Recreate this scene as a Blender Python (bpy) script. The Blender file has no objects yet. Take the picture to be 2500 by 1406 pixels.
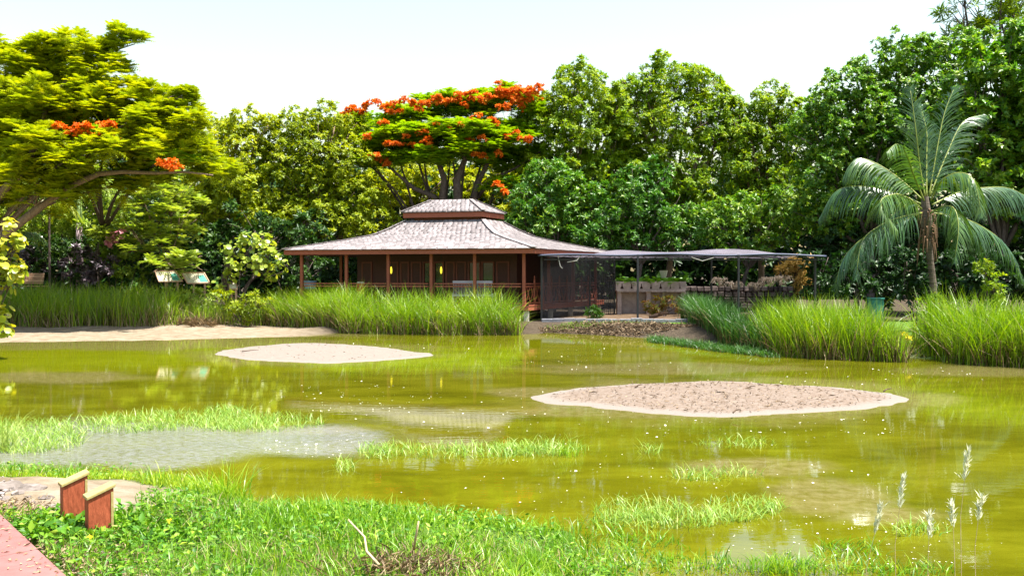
import bpy, math, random
import numpy as np
from mathutils import Matrix, Vector, Euler

# ------------------------------------------------------------------ camera, light, exposure
sc = bpy.context.scene
COL = sc.collection
CAM_H, FPX, HOR = 2.4, 2100.0, 672.0          # eye height over the water, focal length in photo pixels, horizon row
TILT = math.atan((703 - HOR) / FPX)
cam_d = bpy.data.cameras.new("camera"); cam = bpy.data.objects.new("camera", cam_d); COL.objects.link(cam)
cam_d.sensor_width = 36; cam_d.lens = 36 * FPX / 2500; cam_d.clip_start = .1; cam_d.clip_end = 3000
cam.location = (0, 0, CAM_H); cam.rotation_euler = (math.pi / 2 - TILT, 0, 0)
sc.camera = cam

SUN_EL, SUN_H = math.radians(70), (0.94, -0.34)
sun_dir = Vector((SUN_H[0] * math.cos(SUN_EL), SUN_H[1] * math.cos(SUN_EL), math.sin(SUN_EL)))
w = bpy.data.worlds.new("World"); sc.world = w; w.use_nodes = True
wn = w.node_tree.nodes; wl = w.node_tree.links
sky = wn.new("ShaderNodeTexSky"); sky.sky_type = 'NISHITA'; sky.sun_disc = False
sky.sun_elevation = SUN_EL; sky.sun_rotation = math.atan2(SUN_H[0], SUN_H[1])
sky.air_density = 2.0; sky.dust_density = 2.0; sky.ozone_density = 0.5
wl.new(sky.outputs[0], wn["Background"].inputs[0]); wn["Background"].inputs[1].default_value = 0.077
sd = bpy.data.lights.new("sun", 'SUN'); sd.energy = 5.0; sd.angle = math.radians(.5); sd.color = (1, .955, .88)
so = bpy.data.objects.new("sun", sd); COL.objects.link(so)
so.rotation_euler = sun_dir.to_track_quat('Z', 'Y').to_euler(); so.location = (20, -15, 40)
sc.view_settings.view_transform = 'Standard'; sc.view_settings.look = 'None'
sc.view_settings.gamma = 1; sc.view_settings.use_curve_mapping = False
sc.view_settings.exposure = 1.9
sc.render.engine = 'CYCLES'
sc.cycles.max_bounces = 7; sc.cycles.diffuse_bounces = 3; sc.cycles.glossy_bounces = 3
sc.cycles.transparent_max_bounces = 12; sc.cycles.transmission_bounces = 4

# ------------------------------------------------------------------ small maths
ct, st = math.cos(TILT), math.sin(TILT)
def at(px, py, Y):
    """the world point at depth Y seen at photo pixel px, py"""
    u, v = (px - 1250) / FPX, (703 - py) / FPX
    d = np.array((u, ct + v * st, -st + v * ct))
    return np.array((0, 0, CAM_H)) + d * (Y / d[1])
def on_z(px, py, z=0.0):
    u, v = (px - 1250) / FPX, (703 - py) / FPX
    d = np.array((u, ct + v * st, -st + v * ct))
    return np.array((0, 0, CAM_H)) + d * ((z - CAM_H) / d[2])
def sm(a, b, x):
    t = np.clip((x - a) / (b - a), 0, 1); return t * t * (3 - 2 * t)
def vnoise(x, y, seed=0):
    """value noise in [-1,1], vectorised"""
    def h(i, j):
        n = np.sin(i * 127.1 + j * 311.7 + seed * 74.7) * 43758.5453
        return (n - np.floor(n)) * 2 - 1
    xi, yi = np.floor(x), np.floor(y); fx, fy = x - xi, y - yi
    fx, fy = fx * fx * (3 - 2 * fx), fy * fy * (3 - 2 * fy)
    return (h(xi, yi) * (1 - fx) + h(xi + 1, yi) * fx) * (1 - fy) + (h(xi, yi + 1) * (1 - fx) + h(xi + 1, yi + 1) * fx) * fy
def fbm(x, y, seed=0, o=4):
    r, a = 0, .5
    for k in range(o):
        r = r + a * vnoise(x, y, seed + k); x, y, a = x * 2.03, y * 2.03, a * .5
    return r
def nrm(a):
    return a / np.maximum(np.linalg.norm(a, axis=-1, keepdims=True), 1e-9)

# ------------------------------------------------------------------ materials
def mat(name): 
    m = bpy.data.materials.new(name); m.use_nodes = True
    return m, m.node_tree.nodes, m.node_tree.links, m.node_tree.nodes["Principled BSDF"]
def ramp(n, stops, interp='LINEAR'):
    r = n.new("ShaderNodeValToRGB"); e = r.color_ramp; e.interpolation = interp
    while len(e.elements) < len(stops): e.elements.new(.5)
    for el, (p, c) in zip(e.elements, stops): el.position = p; el.color = (*c, 1)
    return r
def math_node(n, op, a=None, b=None):
    m = n.new("ShaderNodeMath"); m.operation = op
    if a is not None: m.inputs[0].default_value = a
    if b is not None: m.inputs[1].default_value = b
    return m
def noise_node(n, l, scale, detail=4, rough=.6, coord=None, dist=0):
    t = n.new("ShaderNodeTexNoise"); t.inputs["Scale"].default_value = scale; t.inputs["Detail"].default_value = detail
    t.inputs["Roughness"].default_value = rough; t.inputs["Distortion"].default_value = dist
    if coord is not None: l.new(coord, t.inputs["Vector"])
    return t
def objco(n): return n.new("ShaderNodeTexCoord").outputs["Object"]
def worldco(n): return n.new("ShaderNodeNewGeometry").outputs["Position"]

def leaf_mat(name, cols, trans=.35, tcol=None, rough=.42, spec=.4):
    """foliage: each leaf picks a colour by its own tint; thin leaves let light through"""
    m, n, l, b = mat(name)
    a = n.new("ShaderNodeAttribute"); a.attribute_name = "tint"
    k = len(cols); r = ramp(n, [(i / (k - 1), c) for i, c in enumerate(cols)])
    l.new(a.outputs["Fac"], r.inputs[0]); l.new(r.outputs[0], b.inputs["Base Color"])
    b.inputs["Roughness"].default_value = rough; b.inputs["Specular IOR Level"].default_value = spec
    if trans > 0:
        t = n.new("ShaderNodeBsdfTranslucent"); mx = n.new("ShaderNodeMixShader"); mx.inputs[0].default_value = trans
        mul = n.new("ShaderNodeMix"); mul.data_type = 'RGBA'; mul.blend_type = 'MULTIPLY'; mul.inputs[0].default_value = 1
        l.new(r.outputs[0], mul.inputs["A"]); mul.inputs["B"].default_value = (*(tcol or (1.6, 1.5, .6)), 1)
        l.new(mul.outputs["Result"], t.inputs["Color"])
        l.new(b.outputs[0], mx.inputs[1]); l.new(t.outputs[0], mx.inputs[2])
        l.new(mx.outputs[0], n["Material Output"].inputs[0])
    return m

def grained(name, c1, c2, scale=(1, 1, 8), rough=.7, bump=.3, nscale=6, spec=.3, c3=None, stain=.0):
    """wood, bark, stone, concrete: two colours mixed by stretched noise, with fine relief"""
    m, n, l, b = mat(name)
    mp = n.new("ShaderNodeMapping"); mp.inputs["Scale"].default_value = scale; l.new(worldco(n), mp.inputs[0])
    t = noise_node(n, l, nscale, 6, .65, mp.outputs[0])
    oi = n.new("ShaderNodeObjectInfo"); a = n.new("ShaderNodeAttribute"); a.attribute_name = "tint"
    s1 = math_node(n, 'ADD'); l.new(oi.outputs["Random"], s1.inputs[0]); l.new(a.outputs["Fac"], s1.inputs[1])
    fr = math_node(n, 'FRACT'); l.new(s1.outputs[0], fr.inputs[0])
    sh = math_node(n, 'MULTIPLY_ADD'); l.new(fr.outputs[0], sh.inputs[0]); sh.inputs[1].default_value = stain; l.new(t.outputs[0], sh.inputs[2])
    sb = math_node(n, 'SUBTRACT', b=stain * .5); l.new(sh.outputs[0], sb.inputs[0])
    stops = [(.3, c1), (.7, c2)] if c3 is None else [(.25, c1), (.5, c3), (.75, c2)]
    r = ramp(n, stops); l.new(sb.outputs[0], r.inputs[0]); l.new(r.outputs[0], b.inputs["Base Color"])
    bp = n.new("ShaderNodeBump"); bp.inputs["Strength"].default_value = bump; bp.inputs["Distance"].default_value = .02
    l.new(t.outputs[0], bp.inputs["Height"]); l.new(bp.outputs[0], b.inputs["Normal"])
    b.inputs["Roughness"].default_value = rough; b.inputs["Specular IOR Level"].default_value = spec
    return m

M = {}
M['redwood'] = grained('red_stained_wood', (.20, .050, .028), (.30, .090, .052), (2, 2, 14), .6, .15, 4)
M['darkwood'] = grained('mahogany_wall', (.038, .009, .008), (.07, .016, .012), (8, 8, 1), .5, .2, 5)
M['doorwood'] = grained('door_wood', (.12, .030, .024), (.17, .048, .036), (8, 8, 1), .5, .2, 5)
M['shingle'] = grained('weathered_shingle', (.082, .071, .070), (.215, .190, .192), (6, 6, 6), .85, .4, 3, .2, c3=(.155, .136, .138), stain=.32)
M['shingle_butt'] = grained('shadow_line_shingle_end', (.02, .016, .018), (.05, .042, .046), (4, 4, 4), .9, .3, 4, .1, stain=.4)  # course shadow line painted into the dark end grain colour
M['hip'] = grained('hip_shingle', (.10, .085, .085), (.22, .19, .19), (4, 4, 4), .85, .4, 4, .2, stain=.5)
M['concrete'] = grained('planter_concrete', (.26, .22, .22), (.46, .40, .40), (1, 1, 1), .85, .3, 5, .2, c3=(.37, .315, .315))
M['pier'] = grained('pale_pier', (.36, .33, .28), (.55, .51, .45), (1, 1, 1), .9, .3, 8, .2)
M['black_steel'] = grained('dark_painted_steel', (.012, .012, .016), (.022, .022, .028), (1, 1, 1), .45, .05, 9, .4)
M['bark'] = grained('grey_brown_bark', (.10, .065, .045), (.27, .19, .14), (3, 3, 1), .9, .6, 5, .15)
M['darkbark'] = grained('dark_bark', (.045, .032, .028), (.13, .10, .09), (3, 3, 1), .9, .6, 5, .15)
M['palmbark'] = grained('palm_bark', (.045, .034, .027), (.15, .12, .095), (1, 1, 9), .9, .6, 3, .15)
M['tanwood'] = grained('weathered_bench_wood', (.27, .15, .095), (.48, .30, .20), (1.5, 6, 14), .75, .2, 4, .2, stain=.3)
M['greywood'] = grained('grey_bench_wood', (.30, .28, .32), (.46, .42, .46), (6, 6, 6), .8, .2, 4, .2)
M['sheathbark'] = grained('brown_leaf_base', (.06, .036, .022), (.19, .115, .07), (3, 3, 3), .9, .4, 6, .1)
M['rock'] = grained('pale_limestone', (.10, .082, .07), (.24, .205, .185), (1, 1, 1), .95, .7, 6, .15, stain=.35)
M['darkrock'] = grained('dark_wall_stone', (.035, .027, .025), (.13, .10, .09), (1, 1, 1), .95, .7, 6, .15, stain=.5)  # darker stone tone for the garden wall
M['kerb'] = grained('kerb_stone', (.13, .13, .15), (.24, .24, .27), (1, 1, 1), .9, .4, 8, .2)
M['twig'] = grained('dry_twig', (.30, .21, .12), (.50, .38, .24), (2, 2, 2), .9, .3, 6, .1)
M['darktwig'] = grained('wet_twig', (.06, .04, .03), (.15, .10, .07), (2, 2, 2), .9, .3, 6, .1)
M['straw'] = leaf_mat('dry_straw', [(.13, .08, .04), (.24, .17, .09), (.34, .26, .16), (.20, .15, .10)], .15, (1.1, 1, .8), .8, .1)
M['bollard'] = grained('bollard_wood', (.16, .034, .013), (.34, .085, .038), (9, 9, 2.2), .7, .35, 5, .2)
M['bollard_cap'] = grained('bollard_cap_wood', (.24, .19, .065), (.34, .28, .12), (2, 12, 6), .7, .2, 5, .2)
def plain(name, c, rough=.5, spec=.4, metal=0, emit=None, nz=.12):
    m, n, l, b = mat(name)
    t = noise_node(n, l, 12, 4, .6, worldco(n)); r = ramp(n, [(.3, tuple(x * (1 - nz) for x in c)), (.7, tuple(min(1, x * (1 + nz)) for x in c))])
    l.new(t.outputs[0], r.inputs[0]); l.new(r.outputs[0], b.inputs["Base Color"])
    b.inputs["Roughness"].default_value = rough; b.inputs["Specular IOR Level"].default_value = spec; b.inputs["Metallic"].default_value = metal
    if emit: b.inputs["Emission Color"].default_value = (*emit[0], 1); b.inputs["Emission Strength"].default_value = emit[1]
    return m
M['white'] = plain('white_paint', (.74, .73, .70), .5)
M['red_plastic'] = plain('red_plastic', (.50, .045, .02), .35)
M['blue_plastic'] = plain('pale_blue_plastic', (.20, .30, .48), .4)
M['blue_bottle'] = plain('blue_bottle_plastic', (.05, .16, .45), .3)
M['teal'] = plain('teal_paint', (.02, .16, .12), .5)
M['glass_dark'] = plain('dark_window_glass', (.012, .022, .024), .06, .8)
M['lamp_glow'] = plain('yellow_lamp_glass', (.65, .52, .03), .4, .4, 0, ((1, .80, .05), .35))
M['panel_cream'] = plain('cream_sign_face', (.42, .39, .28), .55)
M['panel_teal'] = plain('teal_sign_print', (.06, .26, .20), .55)
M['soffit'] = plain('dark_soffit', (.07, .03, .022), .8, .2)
M['cloth_line'] = plain('pale_rope', (.60, .58, .58), .8, .2)
M['urn'] = plain('pale_urn', (.46, .47, .40), .6)
# shade cloth: woven, lets part of the light through
def net_mat(name, c, a, scale):
    m, n, l, b = mat(name)
    t = noise_node(n, l, scale, 5, .7, worldco(n)); r = ramp(n, [(.3, tuple(x * .6 for x in c)), (.7, c)]); l.new(t.outputs[0], r.inputs[0])
    l.new(r.outputs[0], b.inputs["Base Color"]); b.inputs["Roughness"].default_value = .8
    tr = n.new("ShaderNodeBsdfTransparent"); tl = n.new("ShaderNodeBsdfTranslucent"); l.new(r.outputs[0], tl.inputs[0])
    m1 = n.new("ShaderNodeMixShader"); m1.inputs[0].default_value = .35; l.new(b.outputs[0], m1.inputs[1]); l.new(tl.outputs[0], m1.inputs[2])
    m2 = n.new("ShaderNodeMixShader"); 
    mr = n.new("ShaderNodeMapRange"); mr.inputs[1].default_value = .25; mr.inputs[2].default_value = .75; mr.inputs[3].default_value = a - .1; mr.inputs[4].default_value = a + .1
    l.new(t.outputs[0], mr.inputs[0]); l.new(mr.outputs[0], m2.inputs[0])
    l.new(tr.outputs[0], m2.inputs[1]); l.new(m1.outputs[0], m2.inputs[2]); l.new(m2.outputs[0], n["Material Output"].inputs[0])
    return m
M['net_side'] = net_mat('black_shade_net', (.05, .05, .062), .36, 1.2)
M['net_roof'] = net_mat('faded_shade_cloth', (.24, .215, .265), .50, .8)

M['lf_rain'] = leaf_mat('rain_tree_leaf', [(.10, .16, .006), (.19, .26, .005), (.28, .33, .004), (.36, .37, .004)], .38, spec=.2, rough=.55)
M['lf_flame'] = leaf_mat('flame_tree_leaf', [(.07, .165, .003), (.125, .25, .003), (.20, .315, .004), (.28, .34, .004)], .38, spec=.2, rough=.55)
M['lf_yellow'] = leaf_mat('yellow_green_leaf', [(.10, .165, .004), (.20, .26, .004), (.29, .335, .004), (.38, .38, .005)], .38, spec=.25, rough=.5)
M['lf_mint'] = leaf_mat('pale_green_leaf', [(.09, .18, .012), (.16, .27, .018), (.24, .34, .030), (.32, .39, .06)], .36, spec=.35)
M['lf_mid'] = leaf_mat('mid_green_leaf', [(.060, .14, .005), (.125, .225, .004), (.205, .295, .004), (.31, .36, .006)], .36, rough=.48, spec=.28)
M['lf_deep'] = leaf_mat('deep_green_leaf', [(.026, .10, .012), (.060, .165, .014), (.125, .235, .012), (.23, .31, .012)], .32, (1.3, 1.5, .6), .42, .4)
M['lf_dark'] = leaf_mat('dark_hedge_and_shade_leaf', [(.010, .032, .007), (.020, .056, .009), (.038, .088, .010), (.08, .14, .015)], .2, (1.3, 1.5, .6), .45, .25)  # hedge green lowered further to carry the canopy's shade in the colour
M['lf_purple'] = leaf_mat('purple_leaf', [(.025, .016, .022), (.05, .035, .045), (.09, .065, .08), (.16, .13, .15)], .15, (1, .8, .9), .35, .7)
M['lf_grape'] = leaf_mat('sea_grape_leaf', [(.11, .20, .03), (.20, .30, .035), (.28, .34, .03), (.44, .36, .015)], .38, (1.5, 1.4, .5), .38, .5)
M['lf_palm'] = leaf_mat('palm_leaflet', [(.020, .062, .024), (.038, .095, .030), (.075, .145, .026), (.17, .23, .02)], .28, (1.5, 1.5, .5), .3, .65)
M['lf_fern'] = leaf_mat('fern_leaf', [(.04, .12, .01), (.07, .19, .012), (.12, .26, .014)], .3)
M['lf_croton'] = leaf_mat('croton_leaf', [(.06, .10, .012), (.18, .20, .015), (.25, .10, .03), (.28, .26, .02)], .3)
M['lf_reed'] = leaf_mat('reed_blade', [(.045, .115, .003), (.12, .225, .003), (.21, .31, .003), (.31, .37, .012)], .33, (1.4, 1.5, .4), .4, .45)
M['lf_reed_deep'] = leaf_mat('shade_tinted_reed_blade', [(.015, .055, .010), (.025, .085, .012), (.045, .125, .014), (.10, .19, .02)], .25, (1.3, 1.5, .4), .4, .45)  # the bank's shade is tinted into this darker, bluer blade colour
M['lf_turf'] = leaf_mat('turf_blade', [(.04, .12, .006), (.08, .20, .006), (.16, .29, .006), (.30, .36, .02)], .33, (1.3, 1.5, .4), .4, .45)
M['lf_moss'] = leaf_mat('bright_moss_blade', [(.14, .24, .006), (.22, .31, .006), (.30, .36, .008)], .35)
M['sheath'] = leaf_mat('shade_darkened_reed_sheath', [(.03, .028, .008), (.06, .05, .015), (.12, .09, .035), (.22, .16, .07)], .15, (1, 1, .8), .8, .1)  # dead sheath brown, darkened to put shade at the reeds' feet
M['litter'] = leaf_mat('brown_litter', [(.05, .035, .022), (.11, .075, .05), (.20, .14, .09), (.30, .23, .15)], .1, (1, 1, .8), .9, .1)
M['lf_weed'] = leaf_mat('creeper_leaf', [(.03, .10, .008), (.06, .17, .008), (.13, .25, .010), (.24, .32, .03)], .28, (1.3, 1.4, .4), .5, .25)
M['lf_wgrass'] = leaf_mat('pond_grass_blade', [(.10, .22, .03), (.17, .30, .035), (.24, .34, .06), (.36, .42, .14)], .3)
M['bloom_orange'] = leaf_mat('orange_blossom', [(.55, .085, .006), (.66, .15, .008), (.70, .23, .012)], .3, (1.2, .9, .5), .6, .2)
M['bloom_pink'] = leaf_mat('pink_blossom', [(.50, .16, .22), (.62, .30, .34)], .3, (1, 1, 1), .6, .2)
M['bloom_yellow'] = leaf_mat('yellow_bloom', [(.55, .45, .012), (.66, .58, .02)], .3, (1, 1, .5), .6, .2)
M['plume'] = leaf_mat('grass_plume', [(.42, .32, .26), (.58, .48, .40), (.68, .60, .52)], .3, (1, 1, 1), .8, .1)
M['plume_pale'] = leaf_mat('pale_plume', [(.66, .64, .46), (.76, .75, .60), (.82, .82, .72)], .5, (1, 1, .9), .8, .1)
M['lf_goldbush'] = leaf_mat('golden_bush_leaf', [(.24, .19, .03), (.42, .30, .08), (.58, .40, .14), (.66, .50, .22)], .3, (1.1, 1, .7), .6, .2)

# ------------------------------------------------------------------ mesh building
def link(name, me, parent=None, base=None):
    o = bpy.data.objects.new(name, me); COL.objects.link(o)
    if parent is not None:
        o.parent = parent; o.matrix_parent_inverse = Matrix.Translation(parent.location).inverted()
    return o
def tag(o, label=None, cat=None, group=None, kind=None):
    if label: o["label"] = label
    if cat: o["category"] = cat
    if group: o["group"] = group
    if kind: o["kind"] = kind
    return o
def thing(name, label, cat, loc, group=None):
    o = bpy.data.objects.new(name, None); o.empty_display_size = .3; COL.objects.link(o); o.location = tuple(float(c) for c in loc)
    return tag(o, label, cat, group)
def np_mesh(name, V, F, m, tint=None, smooth=False):
    """fast mesh from arrays: V (n,3), F (k,3) or (k,4)"""
    V = np.asarray(V, np.float32); F = np.asarray(F, np.int32); k = F.shape[1]
    me = bpy.data.meshes.new(name); me.vertices.add(len(V)); me.vertices.foreach_set("co", V.ravel())
    me.loops.add(F.size); me.loops.foreach_set("vertex_index", F.ravel())
    me.polygons.add(len(F)); me.polygons.foreach_set("loop_start", np.arange(0, F.size, k, dtype=np.int32))
    me.polygons.foreach_set("loop_total", np.full(len(F), k, np.int32))
    if smooth: me.polygons.foreach_set("use_smooth", np.ones(len(F), bool))
    me.update(calc_edges=True)
    if tint is not None:
        a = me.attributes.new("tint", 'FLOAT', 'FACE'); a.data.foreach_set("value", np.asarray(tint, np.float32))
    if m: me.materials.append(m)
    return me
class MB:
    """collects shapes into one mesh"""
    def __init__(s): s.v, s.f = [], []
    def add(s, vs, fs):
        o = len(s.v); s.v += [tuple(float(c) for c in v) for v in vs]; s.f += [tuple(i + o for i in f) for f in fs]; return s
    def hexa(s, p):      # 4 bottom, 4 top, same winding
        return s.add(p, [(3, 2, 1, 0), (4, 5, 6, 7), (0, 1, 5, 4), (1, 2, 6, 5), (2, 3, 7, 6), (3, 0, 4, 7)])
    def box(s, c, size, rz=0, rx=0, ry=0):
        R = Euler((rx, ry, rz)).to_matrix(); x, y, z = (q / 2 for q in size)
        P = [R @ Vector(q) + Vector(c) for q in ((-x, -y, -z), (x, -y, -z), (x, y, -z), (-x, y, -z), (-x, -y, z), (x, -y, z), (x, y, z), (-x, y, z))]
        return s.hexa(P)
    def bar(s, p, q, w, h, up=(0, 0, 1)):
        p, q = Vector(p), Vector(q); d = (q - p).normalized(); sd = d.cross(Vector(up))
        if sd.length < 1e-4: sd = d.cross(Vector((1, 0, 0)))
        sd.normalize(); u = sd.cross(d); sd = sd * w / 2; u = u * h / 2
        return s.hexa([p - sd - u, q - sd - u, q + sd - u, p + sd - u, p - sd + u, q - sd + u, q + sd + u, p + sd + u])
    def tube(s, pts, rad, n=7, cap=True):
        pts = [Vector(tuple(float(c) for c in p)) for p in pts]; rings = []; prev = None
        for i, p in enumerate(pts):
            d = (pts[min(i + 1, len(pts) - 1)] - pts[max(i - 1, 0)]).normalized()
            if prev is None: prev = d.orthogonal().normalized()
            a = (prev - d * prev.dot(d)).normalized(); b = d.cross(a); prev = a
            r = rad[i] if hasattr(rad, '__len__') else rad
            rings.append([p + (a * math.cos(2 * math.pi * k / n) + b * math.sin(2 * math.pi * k / n)) * r for k in range(n)])
        vs = [v for r in rings for v in r]; fs = []
        for i in range(len(rings) - 1):
            for k in range(n): fs.append((i * n + k, i * n + (k + 1) % n, (i + 1) * n + (k + 1) % n, (i + 1) * n + k))
        if cap: fs += [tuple(range(n - 1, -1, -1)), tuple(range((len(rings) - 1) * n, len(rings) * n))]
        return s.add(vs, fs)
    def lathe(s, c, prof, n=14):
        vs = [(c[0] + r * math.cos(2 * math.pi * k / n), c[1] + r * math.sin(2 * math.pi * k / n), c[2] + z) for r, z in prof for k in range(n)]
        fs = [(i * n + k, i * n + (k + 1) % n, (i + 1) * n + (k + 1) % n, (i + 1) * n + k) for i in range(len(prof) - 1) for k in range(n)]
        fs += [tuple(range(n - 1, -1, -1)), tuple(range((len(prof) - 1) * n, len(prof) * n))]
        return s.add(vs, fs)
    def build(s, name, m, parent=None, smooth=False, bevel=0):
        me = bpy.data.meshes.new(name); me.from_pydata(s.v, [], s.f); me.materials.append(m)
        if smooth: me.polygons.foreach_set("use_smooth", [True] * len(me.polygons))
        me.update(); o = link(name, me, parent)
        if bevel:
            b = o.modifiers.new("bevel", 'BEVEL'); b.width = bevel; b.segments = 2; b.limit_method = 'ANGLE'
        return o

# ------------------------------------------------------------------ foliage
class Leaves:
    """collects leaves (two folded triangles each) and blades as arrays"""
    def __init__(s, seed): s.V, s.F, s.T, s.n, s.r = [], [], [], 0, np.random.default_rng(seed)
    def push(s, V, F, T):
        s.V.append(V.reshape(-1, 3)); s.F.append(F + s.n); s.T.append(T); s.n += V.reshape(-1, 3).shape[0]
    def leaf(s, P, D, L, W, tint, up=None, fold=.15, droop=.08):
        n = len(P); D = nrm(D); r = s.r
        U = up if up is not None else nrm(np.array((0, 0, 1.)) + r.normal(0, .5, (n, 3)))
        S = nrm(np.cross(D, U)); N = np.cross(S, D); L = L[:, None]; W = W[:, None]
        mid = P + D * L * .45 + N * L * .05
        V = np.stack([P, mid + S * W / 2 + N * W * fold, P + D * L - N * L * droop, mid - S * W / 2 + N * W * fold], 1)
        i = np.arange(n)[:, None] * 4
        F = np.concatenate([i + np.array([[0, 1, 2]]), i + np.array([[0, 2, 3]])], 1).reshape(-1, 3)
        s.push(V, F, np.repeat(tint, 2))
    def roundleaf(s, P, N, R, tint):
        n = len(P); r = s.r; N = nrm(N); A = nrm(np.cross(N, nrm(r.normal(0, 1, (n, 3))))); B = np.cross(N, A)
        k = 8; an = np.arange(k) * 2 * math.pi / k
        ring = P[:, None] + (A[:, None] * np.cos(an)[None, :, None] + B[:, None] * np.sin(an)[None, :, None]) * R[:, None, None] + N[:, None] * (R[:, None, None] * .18)
        V = np.concatenate([P[:, None], ring], 1); i = np.arange(n)[:, None] * (k + 1)
        F = np.concatenate([i + np.array([[0, 1 + j, 1 + (j + 1) % k]]) for j in range(k)], 1).reshape(-1, 3)
        s.push(V, F, np.repeat(tint, k))
    def blade(s, P, H, W, az, lean, curl, tint, segs=3):
        """grass or reed blades: tapering strips that lean and curl over"""
        n = len(P); r = s.r
        d = np.stack([np.cos(az), np.sin(az), 0 * az], 1); fa = az + math.pi / 2 + r.normal(0, .9, n)
        S = np.stack([np.cos(fa), np.sin(fa), 0 * fa], 1); V = []
        for j in range(segs + 1):
            t = j / segs; out = (lean * t + curl * t * t * t)[:, None] * H[:, None]; z = H * (t - .35 * np.clip(curl, 0, 2) * t ** 3)
            c = P + d * out + np.stack([0 * z, 0 * z, z], 1); wd = (W * (1 - t ** 1.6) * (.75 + .5 * t))[:, None]
            if j < segs: V += [c - S * wd / 2, c + S * wd / 2]
            else: V.append(c)
        V = np.stack(V, 1); m = 2 * segs + 1; i = np.arange(n)[:, None] * m; f = []
        for j in range(segs - 1): f += [i + np.array([[2 * j, 2 * j + 1, 2 * j + 3]]), i + np.array([[2 * j, 2 * j + 3, 2 * j + 2]])]
        f.append(i + np.array([[2 * segs - 2, 2 * segs - 1, 2 * segs]]))
        s.push(V, np.concatenate(f, 1).reshape(-1, 3), np.repeat(tint, 2 * segs - 1))
    def rosettes(s, P, O, k, L, W, tint0, spread=(.5, 1.45), droop=.25, jit=.16):
        """k leaves radiating from each point P about its axis O"""
        n = len(P); r = s.r; O = nrm(O); A = nrm(np.cross(O, nrm(r.normal(0, 1, (n, 3))))); B = np.cross(O, A)
        an = (np.arange(k)[None] * 2.399 + r.uniform(0, 6.28, (n, 1))); ph = r.uniform(spread[0], spread[1], (n, k))
        D = O[:, None] * np.cos(ph)[..., None] + (A[:, None] * np.cos(an)[..., None] + B[:, None] * np.sin(an)[..., None]) * np.sin(ph)[..., None]
        D[..., 2] -= droop * r.uniform(.3, 1.2, (n, k)); D = D.reshape(-1, 3)
        l = r.uniform(.65, 1.2, n * k) * L; t = np.clip(np.repeat(tint0, k) + r.normal(0, jit, n * k), 0, 1)
        PP = np.repeat(P, k, 0) + r.normal(0, .10 * L, (n * k, 3)); UU = np.repeat(O, k, 0)
        s.leaf(PP, D, l, l * W * r.uniform(.8, 1.2, n * k), t, UU)
    def pinnate(s, P, O, k, L, W, tint0, m=6, droop=.3, jit=.12, dome=.45):
        """k feathery fronds from each point, m pairs of leaflets each"""
        n = len(P); r = s.r
        az = np.arange(k)[None] * 2.399 + r.uniform(0, 6.28, (n, 1)); el = r.uniform(-.15, .45, (n, k))
        D = np.stack([np.cos(az) * np.cos(el), np.sin(az) * np.cos(el), np.sin(el)], -1) + O[:, None] * dome
        D = nrm(D).reshape(-1, 3); N = n * k; l = r.uniform(.7, 1.2, N) * L
        t = np.clip(np.repeat(tint0, k) + r.normal(0, jit, N), 0, 1); P0 = np.repeat(P, k, 0)
        Z = np.tile(np.array((0, 0, 1.)), (N, 1)); S = nrm(np.cross(D, Z)); V = []
        for j in range(m):
            q = (j + .6) / m; c = P0 + D * (l * q)[:, None] - Z * (l * droop * q * q)[:, None]
            ll = (l * W * (1 - .55 * abs(q - .4)))[:, None]
            for sg in (-1, 1):
                tip = c + S * sg * ll + D * ll * .45 - Z * ll * .28
                b = D * (l / m * .42)[:, None]
                V.append(np.stack([c - b * .9, c + b * .9, tip], 1))
        V = np.stack(V, 1); F = np.arange(V.size // 3).reshape(-1, 3)
        s.push(V, F, np.repeat(t, 2 * m))
    def build(s, name, m, parent=None, kind=None):
        me = np_mesh(name, np.concatenate(s.V), np.concatenate(s.F), m, np.concatenate(s.T))
        o = link(name, me, parent)
        if kind: o["kind"] = kind
        return o
# ------------------------------------------------------------------ terrain, water, path
POND = [(-50, 20), (-34, 25.5)] + [tuple(on_z(*p)[:2]) for p in [(-300, 846), (0, 835), (400, 830), (700, 822), (830, 812), (1000, 812), (1280, 816),
        (1340, 812), (1500, 820), (1640, 828), (1700, 838), (1850, 855), (2000, 862), (2200, 872), (2350, 880), (2500, 888), (2700, 905)]] + \
       [(19, 15), (16, 5), (11, 3.2), (5, 4.4), (2.2, 5.2)] + [tuple(on_z(*p)[:2]) for p in [(1460, 1385), (1400, 1300), (1200, 1270), (1000, 1258),
        (830, 1250), (660, 1238), (600, 1225), (540, 1190), (450, 1168), (280, 1160), (0, 1152), (-300, 1132), (-900, 1080)]] + [(-30, 13), (-50, 15)]
PP_ = np.array(POND)
def pond_dist(x, y):
    """signed distance to the pond's edge: positive on land"""
    sh = np.shape(x); P = np.stack([np.ravel(x), np.ravel(y)], 1).astype(float); best = np.full(len(P), 1e9); ins = np.zeros(len(P), bool)
    for i in range(len(PP_)):
        a, b = PP_[i], PP_[(i + 1) % len(PP_)]; e = b - a; t = np.clip(((P - a) @ e) / (e @ e), 0, 1)
        best = np.minimum(best, np.linalg.norm(P - a - t[:, None] * e, axis=1))
        c = (a[1] > P[:, 1]) != (b[1] > P[:, 1])
        ins ^= c & (P[:, 0] < (b[0] - a[0]) * (P[:, 1] - a[1]) / (b[1] - a[1] + 1e-12) + a[0])
    return np.where(ins, -best, best).reshape(sh)
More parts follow.
